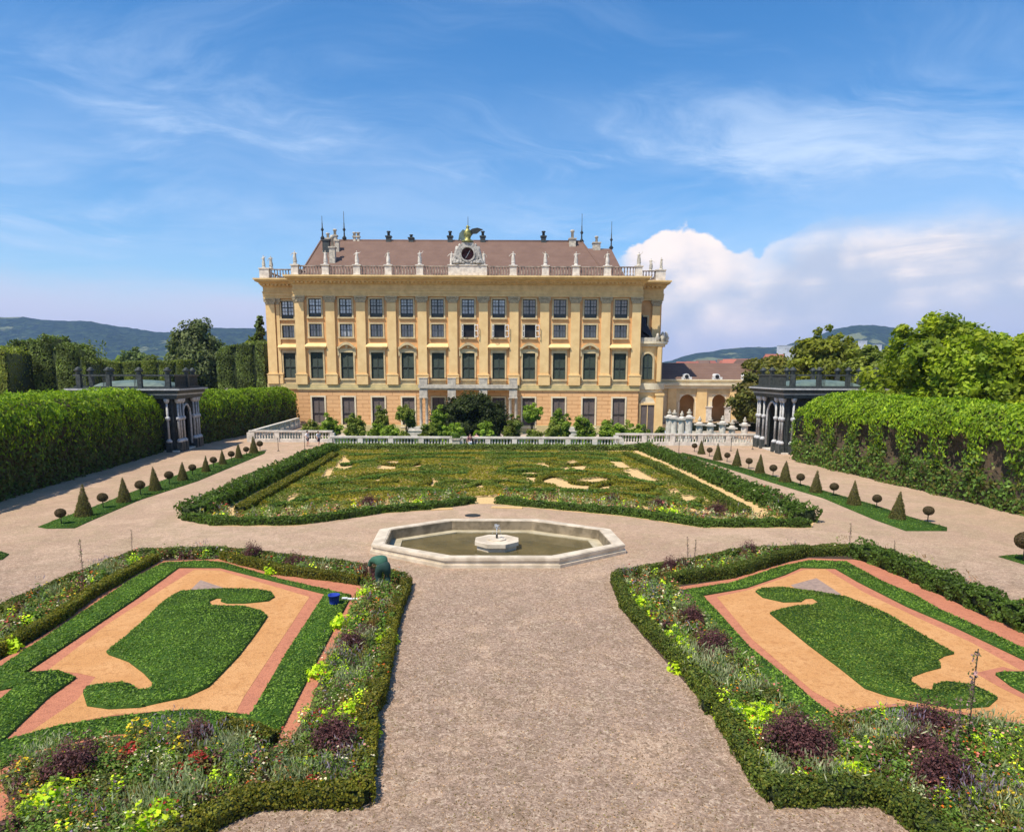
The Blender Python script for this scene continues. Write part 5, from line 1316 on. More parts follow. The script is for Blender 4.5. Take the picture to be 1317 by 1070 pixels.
sheet('grey_earth', gp([(1017,753),(1050,744),(1082,765),(1040,770)]), .024, M['greysoil'], 'bare grey earth triangle above the right lawn')
# turf ring of the left bed as strips (outer edge, inner edge)
L_ring = [(0,862),(32,867),(75,865),(98,873),(61.5,899),(5,953),(-60,990),(-160,1060),(-160,980),(0,1000),(0,990),(45,965),(137,946),(228,938),(300,945),(351,959),(398,870),(452,768),(445,765),(358,747),(287,726),(265,724),(212,725),(150,760),(90,798),(0,858),(-160,955),(-160,985),(-20,895)]
turf('grass_band', [(230,731),(176.5,770),(127.6,803),(32,867),(75,864),(98,873),(61.5,899),(5,953),(-40,985),(-70,960),(20,885),(-5,890),(-60,930),(-160,990),(-160,960),(0,860),(100,793),(170,746),(210,725),(262,722.5),(287,724.5),(358,745.5),(452,767),(398,870),(351,961),(300,946),(228,940),(137,946),(45,966),(0,990),(-60,1020),(-110,1020),(-40,988),(5,955),(75,936),(146,924),(205,918),(253,915),(322,922),(368,842),(418,765),(283,731)], 'leafy green grass band framing the left sand field', .07, 260, .048, G_GRASS)
turf('grass_band', [(903,767),(928.6,794.5),(964,834),(1019,878),(1043,900),(1076,925),(1112,915),(1162,911),(1212,918),(1317,935),(1400,955),(1400,985),(1317,960),(1212,938),(1162,930),(1100,940),(1060,952),(1019,921),(973,873),(946,846),(893,794),(866,762),(940,751),(1000,731),(1040,722),(1088,723.5),(1135,749),(1179,768),(1208,785),(1250,804),(1317,836),(1400,878),(1400,892),(1313,848),(1229,808),(1166,781),(1103,749),(1074,732),(1030,731),(1010,740),(960,757)], 'leafy green grass band framing the right sand field', .07, 260, .048, G_GRASS)
turf('grass_band', [(1280,869),(1288,866),(1317,866),(1400,878),(1400,930),(1317,893),(1300,884)], 'tip of grass reaching in from the right edge', .07, 260, .048, G_GRASS)
turf('lawn', [(232,762),(262,760),(290,758.5),(330,759.5),(349,763),(353,769),(345,774),(315,777),(292,777),(284,774.5),(287,770.5),(278,770.5),(269,774.5),(271,780),(290,781.5),(312,781),(335,787),(344,794),(330,815),(307,845),(285,868),(268,885),(240,898),(205,905),(180,911),(140,913),(112,909),(107,893),(112,885),(130,882),(155,880),(168,882),(177,889),(186,889.5),(195,886),(197,880),(185,867),(165,852),(140,843),(137,840),(160,822),(185,800),(205,780),(215,772)], 'scroll shaped green lawn in the left sand field', .08, 300, .045, G_GRASS*.9, 'lawn')
turf('lawn', [(990,790),(1005,785),(1023,781),(1045,780),(1053,776),(1045,770.5),(1036,771),(1030,775),(1008,775.5),(981,769.5),(971.5,762),(981,758),(1008,757),(1060,764),(1090.5,770),(1141,791),(1187,819),(1227,842),(1214.5,845),(1206,850),(1210,860),(1191,865),(1172,872),(1172,879),(1185,888),(1198,890),(1200,883),(1219,879),(1250,883),(1271,892.5),(1283,900),(1271.5,910),(1228,913),(1179,904),(1140,896),(1112,886.5),(1079,860),(1040,831)], 'scroll shaped green lawn in the right sand field', .08, 300, .045, G_GRASS*.82+np.array([.012,0,0]), 'lawn')

# ================================================================== low box hedges
def box_hedge(pts, w, h, label, cols=G_BOX, dens=900, name='box_hedge', lsz=.032, group='low box hedges edging the beds', cat='hedge', closed=False, sway=.05):
    dens = dens*1.35; cols = cols*1.15
    pts = [Vector(p[:2]) for p in pts]
    lv = Leaves(); n = len(pts); segs = [(pts[i], pts[(i+1)%n]) for i in range(n if closed else n-1)]
    for a, c in segs:
        L = (c-a).length
        if L < .01: continue
        d = (c-a)/L; nn = Vector((-d.y, d.x)); N = int(L*(w+2*h)*dens)
        s = rng.random(N)*(w+2*h); u = rng.random(N)*(L+w*.3)-w*.15
        off = np.where(s < h, -w/2, np.where(s > h+w, w/2, s-h-w/2)); z = np.where(s < h, s, np.where(s > h+w, w+2*h-s, h))
        nx = np.where(s < h, -1, np.where(s > h+w, 1, 0)); nz = np.where((s >= h) & (s <= h+w), 1, .1)
        p = np.column_stack([a.x+d.x*u+nn.x*off, a.y+d.y*u+nn.y*off, z]); nr = np.column_stack([nx*nn.x, nx*nn.y, nz])
        p += nr*((lf(p, 3.0)-.5)*sway*2+(lf(p, 9.0, 2.)-.5)*.06+.02*rng.normal(size=len(p)))[:,None]; p[:,2] = np.maximum(.01, p[:,2]*(1+.10*(lf(p, 1.6, 2.)-.5)))
        c4 = cols[rng.integers(0,len(cols),N)]*(.75+.5*lf(p, 1.6, 3.))[:,None]
        lv.add(p, nr, lsz, c4, .35, .65, .6)
        lv.core.obox(a, c, w*.76, .0, h*.86)
    o = lv.build(name, M['hedgecore']); tag(o, label, cat, group); return o
def inset(pts, k): return pts
def shift_line(px, dx=0, dy=0): return [P(u+dx, v+dy) for u, v in px]
HW = .42
# left bed edges
box_hedge(shift_line([(325,1034),(466,1032),(487,935)], 0, 0)[:2], .42, .34, 'box hedge along the front of the left bed, parallel to the photo edge', G_BOXY*.8)
box_hedge(gp([(464,1034),(475,940)]), .40, .33, 'box hedge on the walk side of the left bed at its front corner', G_BOXY)
box_hedge(gp([(322,1038),(262,1066),(150,1130)]), .42, .34, 'box hedge slanting from the front corner of the left bed', G_BOXY*.85)
box_hedge(gp([(475,940),(470,925),(484,905),(488,893)]), .40, .40, 'short curved box hedge midway along the left bed walk side', G_BOXY*.9)
box_hedge(gp([(488,893),(502,820),(509,790)]), .34, .32, 'long box hedge on the walk side of the left bed', G_BOXY*.9)
box_hedge(gp([(509,790),(520,765),(523,752)]), .34, .34, 'box hedge at the fountain corner of the left bed', G_BOXY*.7)
box_hedge(gp([(462,752),(440,748),(358,738),(288,719)]), .32, .36, 'box hedge on the inner far side of the left bed', G_BOXY*.75)
box_hedge(gp([(520,748),(440,732),(358,722),(283,713),(182,716)]), .32, .34, 'box hedge facing the fountain on the far side of the left bed', G_BOX)
box_hedge(gp([(200,722),(115,770),(75,800),(0,842),(-100,895)]), .34, .34, 'box hedge on the inner left side of the left bed', G_BOXY*.9)
box_hedge(gp([(178,716),(90,752),(0,792),(-100,840)]), .32, .34, 'box hedge on the outer left side of the left bed', G_BOX)
box_hedge(gp([(351,958),(311,945),(288,938)]), .30, .30, 'short box hedge inside the front corner of the left bed', G_BOXY*.8)
# right bed
box_hedge(gp([(992,1030),(1135,1028)]), .46, .40, 'box hedge along the front of the right bed', G_BOX*1.05)
box_hedge(gp([(1135,1030),(1178,1060),(1230,1110)]), .46, .40, 'box hedge slanting from the front of the right bed to the corner', G_BOX)
box_hedge(gp([(996,1030),(967,990),(935,935)]), .42, .34, 'box hedge on the walk side of the right bed near its front', G_BOX*1.1)
box_hedge(gp([(935,935),(912,903),(885,868)]), .38, .34, 'middle box hedge on the walk side of the right bed', G_BOX*1.1)
box_hedge(gp([(885,868),(838,820),(805,782),(792,748)]), .34, .38, 'box hedge on the walk side of the right bed toward the fountain', G_BOX)
box_hedge(gp([(860,752),(940,742),(1000,724),(1036,714)]), .40, .45, 'box hedge on the inner far side of the right bed', G_BOX*.9)
box_hedge(gp([(794,745),(870,733),(960,714),(1100,710)]), .32, .36, 'box hedge facing the fountain on the far side of the right bed', G_BOX)
box_hedge(gp([(1036,715),(1100,713)]), .38, .34, 'box hedge at the far corner of the right bed', G_BOX*.9)
box_hedge(gp([(905,915),(995,905)]), .32, .34, 'short cross hedge in the right bed behind the lime plants', G_BOX)
box_hedge(gp([(1104,716),(1155,734),(1208,758),(1260,782),(1317,806),(1420,855)]), .95, .62, 'thick dark green hedge on the outer right side of the right bed', G_MID*.75, 420, lsz=.055, sway=.22)

# ================================================================== flower planting
def tuft_cloud(lv, cx, cy, r, h, n, cols, lsz, spiky=False, flower=None, fn=0, fs=.03, z0=0):
    q = rng.normal(size=(n,3)); q /= np.linalg.norm(q, axis=1)[:,None]+1e-9; q[:,2] = np.abs(q[:,2])
    rad = (.55+.45*rng.random(n))[:,None]
    p = np.array([cx,cy,z0])+q*rad*np.array([r,r,h])
    if spiky:
        b = rng.normal(size=(n,2))*r*.5; z = h*rng.random(n); p = np.column_stack([cx+b[:,0]*(1+z/h*.35), cy+b[:,1]*(1+z/h*.35), z0+z])
        lv.add(p, rng.normal(size=(n,3))*[1,1,.2], lsz*1.6, cols, .3, .16, .2, up=(0,0,1))
    else: lv.add(p, q*.7+UP*.6, lsz, cols, .3, .6, .55)
    if fn:
        a = rng.normal(size=(fn,3)); a /= np.linalg.norm(a, axis=1)[:,None]; a[:,2] = np.abs(a[:,2])
        pf = np.array([cx,cy,z0])+a*np.array([r,r,h*1.05]); lv.add(pf, a*.4+UP, fs, flower, .15, .9, .3)
PAL = {
 'green': G_MID*1.15, 'olive': np.array([(.09,.10,.03),(.12,.13,.035),(.07,.09,.025)]), 'blue': np.array([(.10,.16,.07),(.14,.19,.10),(.08,.13,.06)]),
 'silver': np.array([(.25,.30,.20),(.31,.35,.26),(.18,.23,.14)]), 'purple': np.array([(.080,.036,.046),(.11,.05,.062),(.055,.026,.034)]),
 'lime': np.array([(.42,.60,.02),(.34,.52,.02),(.50,.66,.04),(.26,.44,.02)]), 'red': np.array([(.30,.03,.025),(.22,.02,.02),(.36,.06,.05)]), 'lav': np.array([(.22,.18,.34),(.28,.24,.42),(.14,.12,.2)]),
 'orange': np.array([(.55,.15,.02),(.45,.10,.02)]), 'yellow': np.array([(.55,.42,.02),(.6,.5,.04)]), 'white': np.array([(.7,.68,.6),(.6,.58,.5)]), 'pink': np.array([(.6,.22,.22),(.55,.3,.3)]), 'bronze': np.array([(.16,.09,.04),(.12,.08,.03),(.2,.11,.05)])}
def planting(name, poly, label, dens, hmax=.50, weights=None, holes=(), near=True):
    lv = Leaves(); c = scatter(poly, dens, holes)
    kinds = ['green','olive','blue','silver','purple','lav','bronze','lime']
    w = np.array(weights or [.38,.29,.09,.05,.06,.03,.06,.04]); w /= w.sum()
    fl = ['red','orange','yellow','white','pink','lav']
    ph = rng.random()*6
    for x, y in c:
        d = y;  k = kinds[rng.choice(len(kinds), p=w)]
        r = .14+.14*rng.random(); h = hmax*(.5+.7*rng.random()); sp = k in ('silver','lav','bronze') and rng.random() < .7
        n = int(70*(1 if d < 22 else .55)*(1 if near else .5)); ls = .035 if d < 20 else .05
        if not near: ls = .07
        fcol = None; fn = 0
        if rng.random() < .22: fcol = PAL[fl[rng.integers(0,6)]]; fn = int(5+9*rng.random())
        cc = PAL['green'] if k == 'lav' else PAL[k]
        tuft_cloud(lv, x, y, r, h, n, cc*(1.0+.55*rng.random()), ls, sp, fcol, fn, ls*.75)
        if k == 'lav': tuft_cloud(lv, x, y, r*.8, h*1.25, n//3, PAL['lav'], ls*.9, True)
    o = lv.build(name, None); tag(o, label, 'flowers', kind='stuff'); return o
# borders (planting areas), left bed
Lb_right = gp([(372,958),(398,917),(411,880),(440,815),(466,766),(470,750),(520,752),(510,790),(500,835),(490,890),(480,935),(473,1030),(335,1030),(340,990)])
Lb_front = gp([(340,985),(330,1034),(262,1060),(100,1160),(-160,1160),(-160,1090),(-30,1075),(25,1055),(18,1025),(0,1002),(45,975),(137,955),(228,948),(300,952),(350,966)])
Lb_far = gp([(466,750),(520,750),(440,735),(358,725),(283,715),(182,718),(202,720),(283,719),(358,736),(440,747)])
Lb_left = gp([(200,720),(182,718),(90,754),(0,794),(-100,842),(-100,885),(0,836),(75,797),(115,767)])
planting('flower_planting', Lb_right, 'mixed summer flowers in the walk side border of the left bed', 24)
planting('flower_planting', Lb_front, 'dense mixed flowers along the front of the left bed', 26, .50)
planting('flower_planting', Lb_far, 'mixed flowers in the far border of the left bed', 18, .60)
planting('flower_planting', Lb_left, 'mixed flowers in the outer left border of the left bed', 17, .58)
Rb_left = gp([(1010,905),(1035,930),(1000,1020),(975,985),(942,935),(920,903),(893,868),(846,820),(812,782),(800,752),(862,752),(893,788),(946,840),(985,882)])
Rb_front = gp([(1040,935),(1110,932),(1162,924),(1212,932),(1317,955),(1420,975),(1420,1120),(1240,1105),(1185,1055),(1135,1022),(1000,1022)])
Rb_far = gp([(800,748),(870,736),(960,717),(1040,711),(1036,714),(1000,722),(940,739),(862,750)])
planting('flower_planting', Rb_left, 'mixed summer flowers in the walk side border of the right bed', 24)
planting('flower_planting', Rb_front, 'dense mixed flowers along the front of the right bed', 26, .54)
planting('flower_planting', Rb_far, 'mixed flowers in the far border of the right bed', 18, .60)
Rb_out = gp([(1040,711),(1100,709),(1180,729),(1317,791),(1420,842),(1420,846),(1317,797),(1180,735),(1100,713)])
planting('flower_planting', Rb_out, 'tall loose flowers along the outer edge of the right bed', 16, .70)

def grit():
    lv = Leaves(); N = 42000
    y = 10+26*rng.random(N)**1.3; x = (rng.random(N)*2-1)*y*.62; p2 = np.column_stack([x, y])
    k = ~(inside(PLo, p2) | inside(PRo, p2) | inside([(cen_.x+(p.x-cen_.x)*1.04, cen_.y+(p.y-cen_.y)*1.04) for p in oct_], p2)); p2 = p2[k]
    m = lf(up3(p2, 0.), .9, 2.) + .6*lf(up3(p2, 0.), 3.1, 1.); p2 = p2[rng.random(len(p2)) < .25+.6*m]
    cols = np.array([(.20,.14,.09),(.30,.21,.15),(.42,.32,.24),(.12,.09,.06),(.16,.15,.06)])
    lv.add(up3(p2, .006+.004*rng.random(len(p2))), np.tile(UP, (len(p2),1)), .019, cols[rng.integers(0,5,len(p2))], .3, .7, .25)
    o = lv.build('gravel_stones'); tag(o, 'loose dark stones and dry bits strewn over the gravel walks', 'gravel', kind='stuff')
oct_ = [P(u, v, .42) for u, v in octagon_px()]; cen_ = sum(oct_, Vector((0,0,0)))/8
grit()
# individually placed plants, prototypes then copies
def proto(fn): lv = Leaves(); fn(lv); return lv.mesh('plant_mesh', None)
def pr_purple(lv):
    for _ in range(26):
        a = rng.random()*6.28; r = .30*rng.random()**.5; tuft_cloud(lv, r*math.cos(a), r*math.sin(a), .17, .2+.30*rng.random(), 130, PAL['purple']*(.7+.7*rng.random()), .019, z0=.22*rng.random())
    tuft_cloud(lv, 0, 0, .45, .66, 260, PAL['purple']*1.5, .02)
def pr_lime(lv):
    for _ in range(12):
        a = rng.random()*6.28; r = .22*rng.random()**.5; tuft_cloud(lv, r*math.cos(a), r*math.sin(a), .15, .18+.16*rng.random(), 26, PAL['lime'], .055)
def pr_silver(lv):
    tuft_cloud(lv, 0, 0, .3, .45, 420, PAL['silver'], .035, True); tuft_cloud(lv, 0, 0, .28, .3, 160, PAL['blue'], .035)
def pr_lav(lv):
    tuft_cloud(lv, 0, 0, .26, .3, 180, PAL['blue'], .035, True); tuft_cloud(lv, 0, 0, .3, .55, 200, PAL['lav'], .026, True)
def pr_red(lv):
    tuft_cloud(lv, 0, 0, .22, .30, 160, PAL['bronze'], .036, False, PAL['red'], 90, .032)
def pr_yel(lv):
    tuft_cloud(lv, 0, 0, .2, .36, 150, PAL['olive'], .032, False, PAL['yellow'], 50, .025)
def pr_spire(lv):
    tuft_cloud(lv, 0, 0, .18, .4, 110, PAL['green'], .045)
    z = rng.random(120)*1.2; lv.add(np.column_stack([.03*rng.normal(size=120), .03*rng.normal(size=120), .4+z]), rng.normal(size=(120,3)), .028, np.array([(.3,.2,.26),(.22,.16,.2),(.12,.15,.07)]), .3, .7, .4)
    lv.core.tube([(0,0,0),(.03,0,1.65)], .01, 4)
def pr_pink(lv):
    tuft_cloud(lv, 0, 0, .26, .42, 190, PAL['green'], .05, False, PAL['pink'], 30, .03)
PR = {'purple': (proto(pr_purple), 'purple_shrub', 'dark purple leaved bush', 'shrub', 'purple bushes in the flower beds'),
      'lime': (proto(pr_lime), 'lime_plant', 'bright lime green leafy clump', 'plant', 'lime green clumps in the flower beds'),
      'silver': (proto(pr_silver), 'silver_plant', 'silver grey spiky plant', 'plant', 'silver plants in the flower beds'),
      'lav': (proto(pr_lav), 'lavender_plant', 'lavender coloured flowering clump', 'plant', 'lavender clumps in the flower beds'),
      'red': (proto(pr_red), 'red_flowers', 'red flowering clump', 'flowers', 'red flowers in the flower beds'),
      'yellow': (proto(pr_yel), 'yellow_flowers', 'yellow flowering clump', 'flowers', 'yellow flowers in the flower beds'),
      'pink': (proto(pr_pink), 'pink_rose_bush', 'rose bush with pink blooms', 'shrub', 'pink roses in the flower beds'),
      'spire': (proto(pr_spire), 'flower_spire', 'tall thin flower spire', 'plant', 'flower spires in the beds')}
PLN = {'left bed walk border': [('purple',430,968,1.25),('purple',452,838,1.0),('purple',466,822,.7),('lime',432,935,1.2),('lime',455,920,1.2),('lime',470,945,1.0),('lime',415,870,1.15),('lime',442,806,1.2),('lime',498,826,1.1),('lime',470,768,1.0),('silver',447,885,1.2),('silver',470,830,1),('silver',435,850,1),('red',412,930,1.1),('red',402,1015,.8),('lav',448,858,1.1),('lav',440,1000,1),('pink',470,782,.9),('silver',378,1010,1),('yellow',468,928,.9),('red',440,842,.9)],
 'left bed front': [('purple',95,1000,1.1),('purple',255,960,.85),('lav',262,975,1.2),('lav',215,955,1.1),('yellow',180,955,1.3),('yellow',235,972,1.2),('yellow',110,985,1.1),('lime',60,1035,1.2),('lime',200,1068,1.2),('red',170,977,1.0),('red',255,992,1),('red',230,1003,.9),('red',205,1053,1),('silver',60,985,1.1),('silver',240,1035,1.2),('silver',190,1050,1.1),('lav',325,995,1),('silver',300,970,1.1),('red',335,985,.8),('yellow',35,998,.9)],
 'left bed far border': [('purple',325,722,1.15),('purple',380,732,1.0),('purple',470,744,1.05),('lime',352,738,1.0),('lime',168,728,1.1),('lav',262,714,.9),('silver',392,737,1),('spire',108,752,.95),('spire',170,716,.6),('silver',140,742,1.1),('lav',130,738,1),('lime',8,838,1.2),('lime',300,718,.8),('silver',70,770,.9)],
 'right bed walk border': [('purple',915,845,1.15),('purple',890,805,.9),('purple',920,830,.8),('lime',862,832,1.2),('lime',874,845,1.1),('lime',824,782,1.2),('lime',812,765,.9),('lime',878,862,1.2),('lime',940,924,1.2),('lime',965,926,1.2),('lime',985,928,1.1),('lime',856,812,.9),('lime',840,798,.8),('silver',910,870,1.3),('silver',935,880,1.1),('silver',875,790,1),('silver',885,850,1),('pink',905,820,.8),('red',900,838,.8),('red',965,970,1.0),('lime',978,985,.9),('lav',840,772,1),('silver',965,900,1.2)],
 'right bed front': [('purple',1022,972,1.35),('purple',1045,978,1.1),('purple',1208,1020,1.3),('purple',1195,948,1.3),('purple',1185,975,.9),('lav',1155,960,1.3),('lav',1235,1040,1.3),('lav',1270,1045,1.1),('silver',1125,965,1.3),('silver',1175,960,1.1),('silver',1275,950,1.2),('silver',1060,1010,1.1),('silver',1000,1005,.9),('lime',1105,1010,1.2),('lime',1090,1000,.9),('red',1040,1005,.9),('pink',1110,990,1.2),('pink',1222,975,1.1),('pink',1257,955,.9),('pink',1285,962,.9),('spire',1243,965,1.15),('spire',1228,985,.7),('yellow',1295,1050,1.1),('silver',1310,1060,1.2),('pink',1180,990,1.0),('pink',1265,990,1.1)],
 'right bed far border': [('purple',962,716,.95),('purple',862,738,.9),('purple',875,733,.8),('spire',885,734,.7),('spire',892,733,.65),('lav',803,745,.8),('purple',1025,712,.7),('purple',1155,728,.8),('purple',1165,733,.7),('spire',1092,712,.7),('spire',1150,728,.6)]}
for bed, lst in PLN.items():
    cnt = {}
    for kd, u, v, s in lst: cnt[kd] = cnt.get(kd, 0)+1
    seen = {}
    for kd, u, v, s in sorted(lst, key=lambda r: -r[2]):
        me, nm, desc, cat, grp = PR[kd]; p = P(u, v); o = link(nm, me, None, (p.x, p.y, 0)); k = s*(1.18 if kd in ('purple','lime') else 1.1)*random.uniform(.92,1.08); o.scale = (k,k,k*random.uniform(.95,1.2)); o.rotation_euler = (random.uniform(-.06,.06),random.uniform(-.06,.06),random.random()*6.28)
        i = seen.get(kd, 0); seen[kd] = i+1
        lab = desc+' in the '+bed
        if cnt[kd] > 1: lab += ', %s from the camera' % ORD[i]
        tag(o, lab, cat, grp)

# ================================================================== FAR PARTERRE
F_out = gp([(234,668),(274,676.5),(379,676.5),(443,668),(491,660.5),(555,656),(612,648),(630,648),(707,655.5),(807,664.5),(904,679),(1044,679),(1047,671),(835,577),(425,577)])
sheet('sand', F_out, .008, M['yellow'], 'pale yellow sand under the far parterre')
box_hedge(gp([(240,668),(275,674.5),(379,674.5),(443,666.5),(491,659),(555,654.5),(608,647)]), .55, .38, 'clipped hedge along the left half of the far parterre front', G_MID*.8, 330, lsz=.06, sway=.1)
box_hedge(gp([(640,647),(707,653.5),(807,662.5),(904,677),(1040,677)]), .55, .38, 'clipped hedge along the right half of the far parterre front', G_MID*.8, 330, lsz=.06, sway=.1)
box_hedge(gp([(248,666),(292,644),(346,617),(394,594),(427,580)]), 1.5, .7, 'shaggy outer hedge on the left side of the far parterre', G_MID*.8, 220, lsz=.075, sway=.35)
box_hedge(gp([(1034,672),(984,647),(924,620),(874,597),(828,579)]), 1.5, .7, 'shaggy outer hedge on the right side of the far parterre', G_MID*.8, 220, lsz=.075, sway=.35)
box_hedge(gp([(425,578),(550,578.5),(700,579),(834,579)]), .9, .55, 'dark hedge along the back of the far parterre', DG*1.5, 180, lsz=.08, sway=.15)
box_hedge(gp([(310,660),(341,641),(400,607),(430,588)]), .7, .45, 'inner low hedge on the left side of the far parterre', G_BOXY*.8, 240, lsz=.065)
box_hedge(gp([(957,662),(884,623),(832,598),(805,587)]), .7, .45, 'inner low hedge on the right side of the far parterre', G_BOX*1.1, 240, lsz=.065)
FB1 = gp([(245,668),(275,672),(379,672),(443,664),(491,657),(555,652),(608,645),(600,638),(520,642),(440,655),(370,662),(300,664),(290,655),(262,662)])
FB2 = gp([(640,645),(707,651),(807,660),(904,674),(1035,674),(1000,655),(975,666),(900,662),(820,650),(740,643),(650,637)])
planting('flower_planting', FB1, 'grey pink and green flowers in the left front border of the far parterre', 9, .62, near=False, weights=[.35,.25,.12,.12,.06,.03,.05,.02])
planting('flower_planting', FB2, 'flowers in the right front border of the far parterre', 9, .62, near=False, weights=[.3,.2,.15,.12,.12,.04,.05,.03])
for kd, u, v, s, lab in (('lime',537,650,1.6,'lime green clump in the left front border of the far parterre'),('lime',862,664,1.8,'lime green clump in the right front border of the far parterre'),('purple',922,663,1.5,'purple bush right of the lime clump in the far parterre'),('purple',845,655,1.4,'purple bush left of the lime clump in the far parterre'),('purple',475,652,1.4,'purple bush in the left front border of the far parterre'),('purple',787,648,1.2,'purple bush behind the right part of the fountain'),('purple',1003,655,1.4,'purple bush near the right end of the far parterre')):
    me, nm, desc, cat, grp = PR[kd]; p = P(u, v); o = link(nm, me, None, (p.x, p.y, 0)); o.scale = (s,)*3; tag(o, lab, cat, 'accent plants of the far parterre')
# ground cover with bare sand gaps
patches = [[(367,655),(372,644),(380,642),(381,654)],[(434,602),(443,592),(451,600),(445,603)],[(416,614),(421,607),(427,606),(424,613)],[(489,603),(498,597),(509,596),(504,604)],[(531,603),(538,597),(540,602)],[(477,619),(488,616),(486,621)],
 [(596,620),(610,620),(618,628),(604,627)],[(686,613),(700,612),(730,620),(755,617),(772,620),(762,627),(730,627),(704,622)],[(731,600),(738,596),(750,602),(745,606)],[(784,594),(795,594),(808,603),(795,601)],[(809,610),(820,608),(838,618),(826,620)],[(880,642),(890,642),(900,650),(889,654)],[(635,624),(648,619),(652,621),(640,625)],[(858,634),(868,632),(873,636)],[(642,606),(650,604),(656,612)],[(560,600),(567,598),(566,603)],[(545,624),(556,620),(562,624),(552,627)],[(465,634),(476,630),(480,634),(470,637)],[(720,606),(728,603),(733,607)],[(660,634),(672,631),(676,635),(664,637)],[(820,634),(832,632),(836,637)],[(520,612),(530,609),(534,613)],[(690,598),(705,598),(703,602)]]
patches = [[(sum(q[0] for q in p)/len(p)*-.6+x*1.6, sum(q[1] for q in p)/len(p)*-.6+y*1.6) for x, y in p] for p in patches]
patches = [gp(p) for p in patches]
cover = gp([(302,663),(335,645),(396,608),(426,590),(436,580),(812,582),(856,600),(920,632),(972,664),(820,650),(740,643),(650,640),(600,640),(520,644),(440,657),(370,664)])
lv = Leaves(); p2 = scatter(cover, 120, patches); N = len(p2); z = .06+.16*lf(up3(p2, 0.), 1.1, 2.)+.06*rng.random(N); p = up3(p2, z)
f = lf(p, .55, 1.)
cc = np.where((f > .5)[:,None], np.array([(.16,.16,.018),(.20,.19,.02),(.12,.14,.018)])[rng.integers(0,3,N)], np.array([(.09,.13,.02),(.11,.15,.02),(.07,.10,.018)])[rng.integers(0,3,N)])
bare = (lf(p, .9, 6.) > .90) & (rng.random(N) < .4)
lv.add(p[~bare], np.tile(UP,((~bare).sum(),1)), .085, cc[~bare], .3, .65, .5)
o = lv.build('ground_cover'); tag(o, 'low yellow-green ground cover filling the far parterre', 'ground cover', kind='stuff')
FS1 = gp([(243,664),(286,642),(342,615),(392,592),(422,579),(432,580),(400,595),(356,618),(302,646),(262,664)])
FS2 = gp([(1038,670),(988,645),(928,619),(878,597),(832,579),(824,580),(864,597),(912,620),(966,646),(1012,670)])
planting('flower_planting', FS1, 'loose flowers and shrubs growing through the left side hedge of the far parterre', 6, .95, near=False, weights=[.5,.25,.05,.05,.08,.02,.04,.02])
planting('flower_planting', FS2, 'loose flowers and shrubs growing through the right side hedge of the far parterre', 6, .95, near=False, weights=[.5,.25,.05,.05,.08,.02,.04,.02])
# scrolls of box
def spiral(cx, cy, r, turns, a0, sx=1.6, sy=1.0, flip=1):
    out = []
    for i in range(26):
        t = i/25; a = a0+flip*turns*6.283*t; rr = r*(1-.78*t); out.append(P(cx+rr*sx*math.cos(a)*4, cy+rr*sy*math.sin(a)))
    return out
k = 0
scr = []
for s in (-1, 1):
    for (dx, cy, r, tn, a0) in ((60,606,9,1.1,.5),(130,620,11,1.2,2.2),(100,596,8,1.0,4.),(190,630,11,1.1,1.),(30,628,8,1.0,3.),(230,646,8,.9,0.)):
        cxp = 622+s*dx
        if cxp < 300 or cxp > 960: continue
        scr.append((spiral(cxp, cy, r, tn, a0 if s > 0 else math.pi-a0, 1.5, 1., s), 'left' if s < 0 else 'right'))
seen = {}
for pts, sd in sorted(scr, key=lambda q: min(p.y for p in q[0])):
    i = seen.get(sd, 0); seen[sd] = i+1
    box_hedge(pts, .42, .26, 'scroll shaped box hedge in the %s half of the far parterre, %s from the front' % (sd, ORD[i]), G_BOXY*.95 if i % 2 else G_BOX*1.45, 200, 'hedge_scroll', .065, 'scroll hedges of the far parterre')
seen = {}
for px_, sd in (([(350,655),(420,640),(500,632),(590,636)],'left'),([(395,628),(450,622),(520,610),(600,612)],'left'),([(440,600),(520,590),(610,592)],'left'),([(650,634),(740,634),(820,640),(900,655)],'right'),([(640,610),(700,606),(780,612),(850,628)],'right'),([(640,592),(720,589),(800,594)],'right'),([(450,588),(610,585),(780,587)],'back')):
    i = seen.get(sd, 0); seen[sd] = i+1
    pts = smooth_poly(gp(px_), 2, False)
    box_hedge(pts, .45, .28, 'long curving low hedge across the %s part of the far parterre, %s from the front' % (sd, ORD[i]), G_MID*1.05, 200, 'curved_hedge', .07, 'curved hedges of the far parterre')

# ================================================================== FOUNTAIN BASIN
oct_top = [(571,717.5),(478.5,700),(489,680),(574,667),(690,667),(784,680),(803,700),(719,717.5)]
HB = .42
O = [P(u, v, HB) for u, v in oct_top]; O = [Vector((p.x, p.y)) for p in O]
cen = sum(O, Vector((0,0)))/8
def scl(k, add=0): return [cen+(p-cen)*k+((p-cen).normalized()*add) for p in O]
basin = empty('fountain_basin', (cen.x, cen.y, 0), 'octagonal stone fountain basin with shallow water', 'fountain')
def ringm(b, outer, inner, z0, z1):
    n = len(outer)
    for i in range(n):
        j = (i+1)%n; q = [outer[i], outer[j], inner[j], inner[i]]
        b.add([(p.x-cen.x,p.y-cen.y,z0) for p in q]+[(p.x-cen.x,p.y-cen.y,z1) for p in q], [(0,1,2,3),(7,6,5,4),(0,4,5,1),(3,2,6,7)])
b = MB(); ringm(b, scl(1,.10), scl(1,-.5), 0, .14); ringm(b, scl(1,-.02), scl(1,-.5), .14, .30); b.build('outer_wall', M['basinstone'], basin)
b = MB(); ringm(b, scl(1,.04), scl(1,-.55), .30, .40); ringm(b, scl(1,-.02), scl(1,-.50), .40, HB); b.build('rim', M['basinstone'], basin)
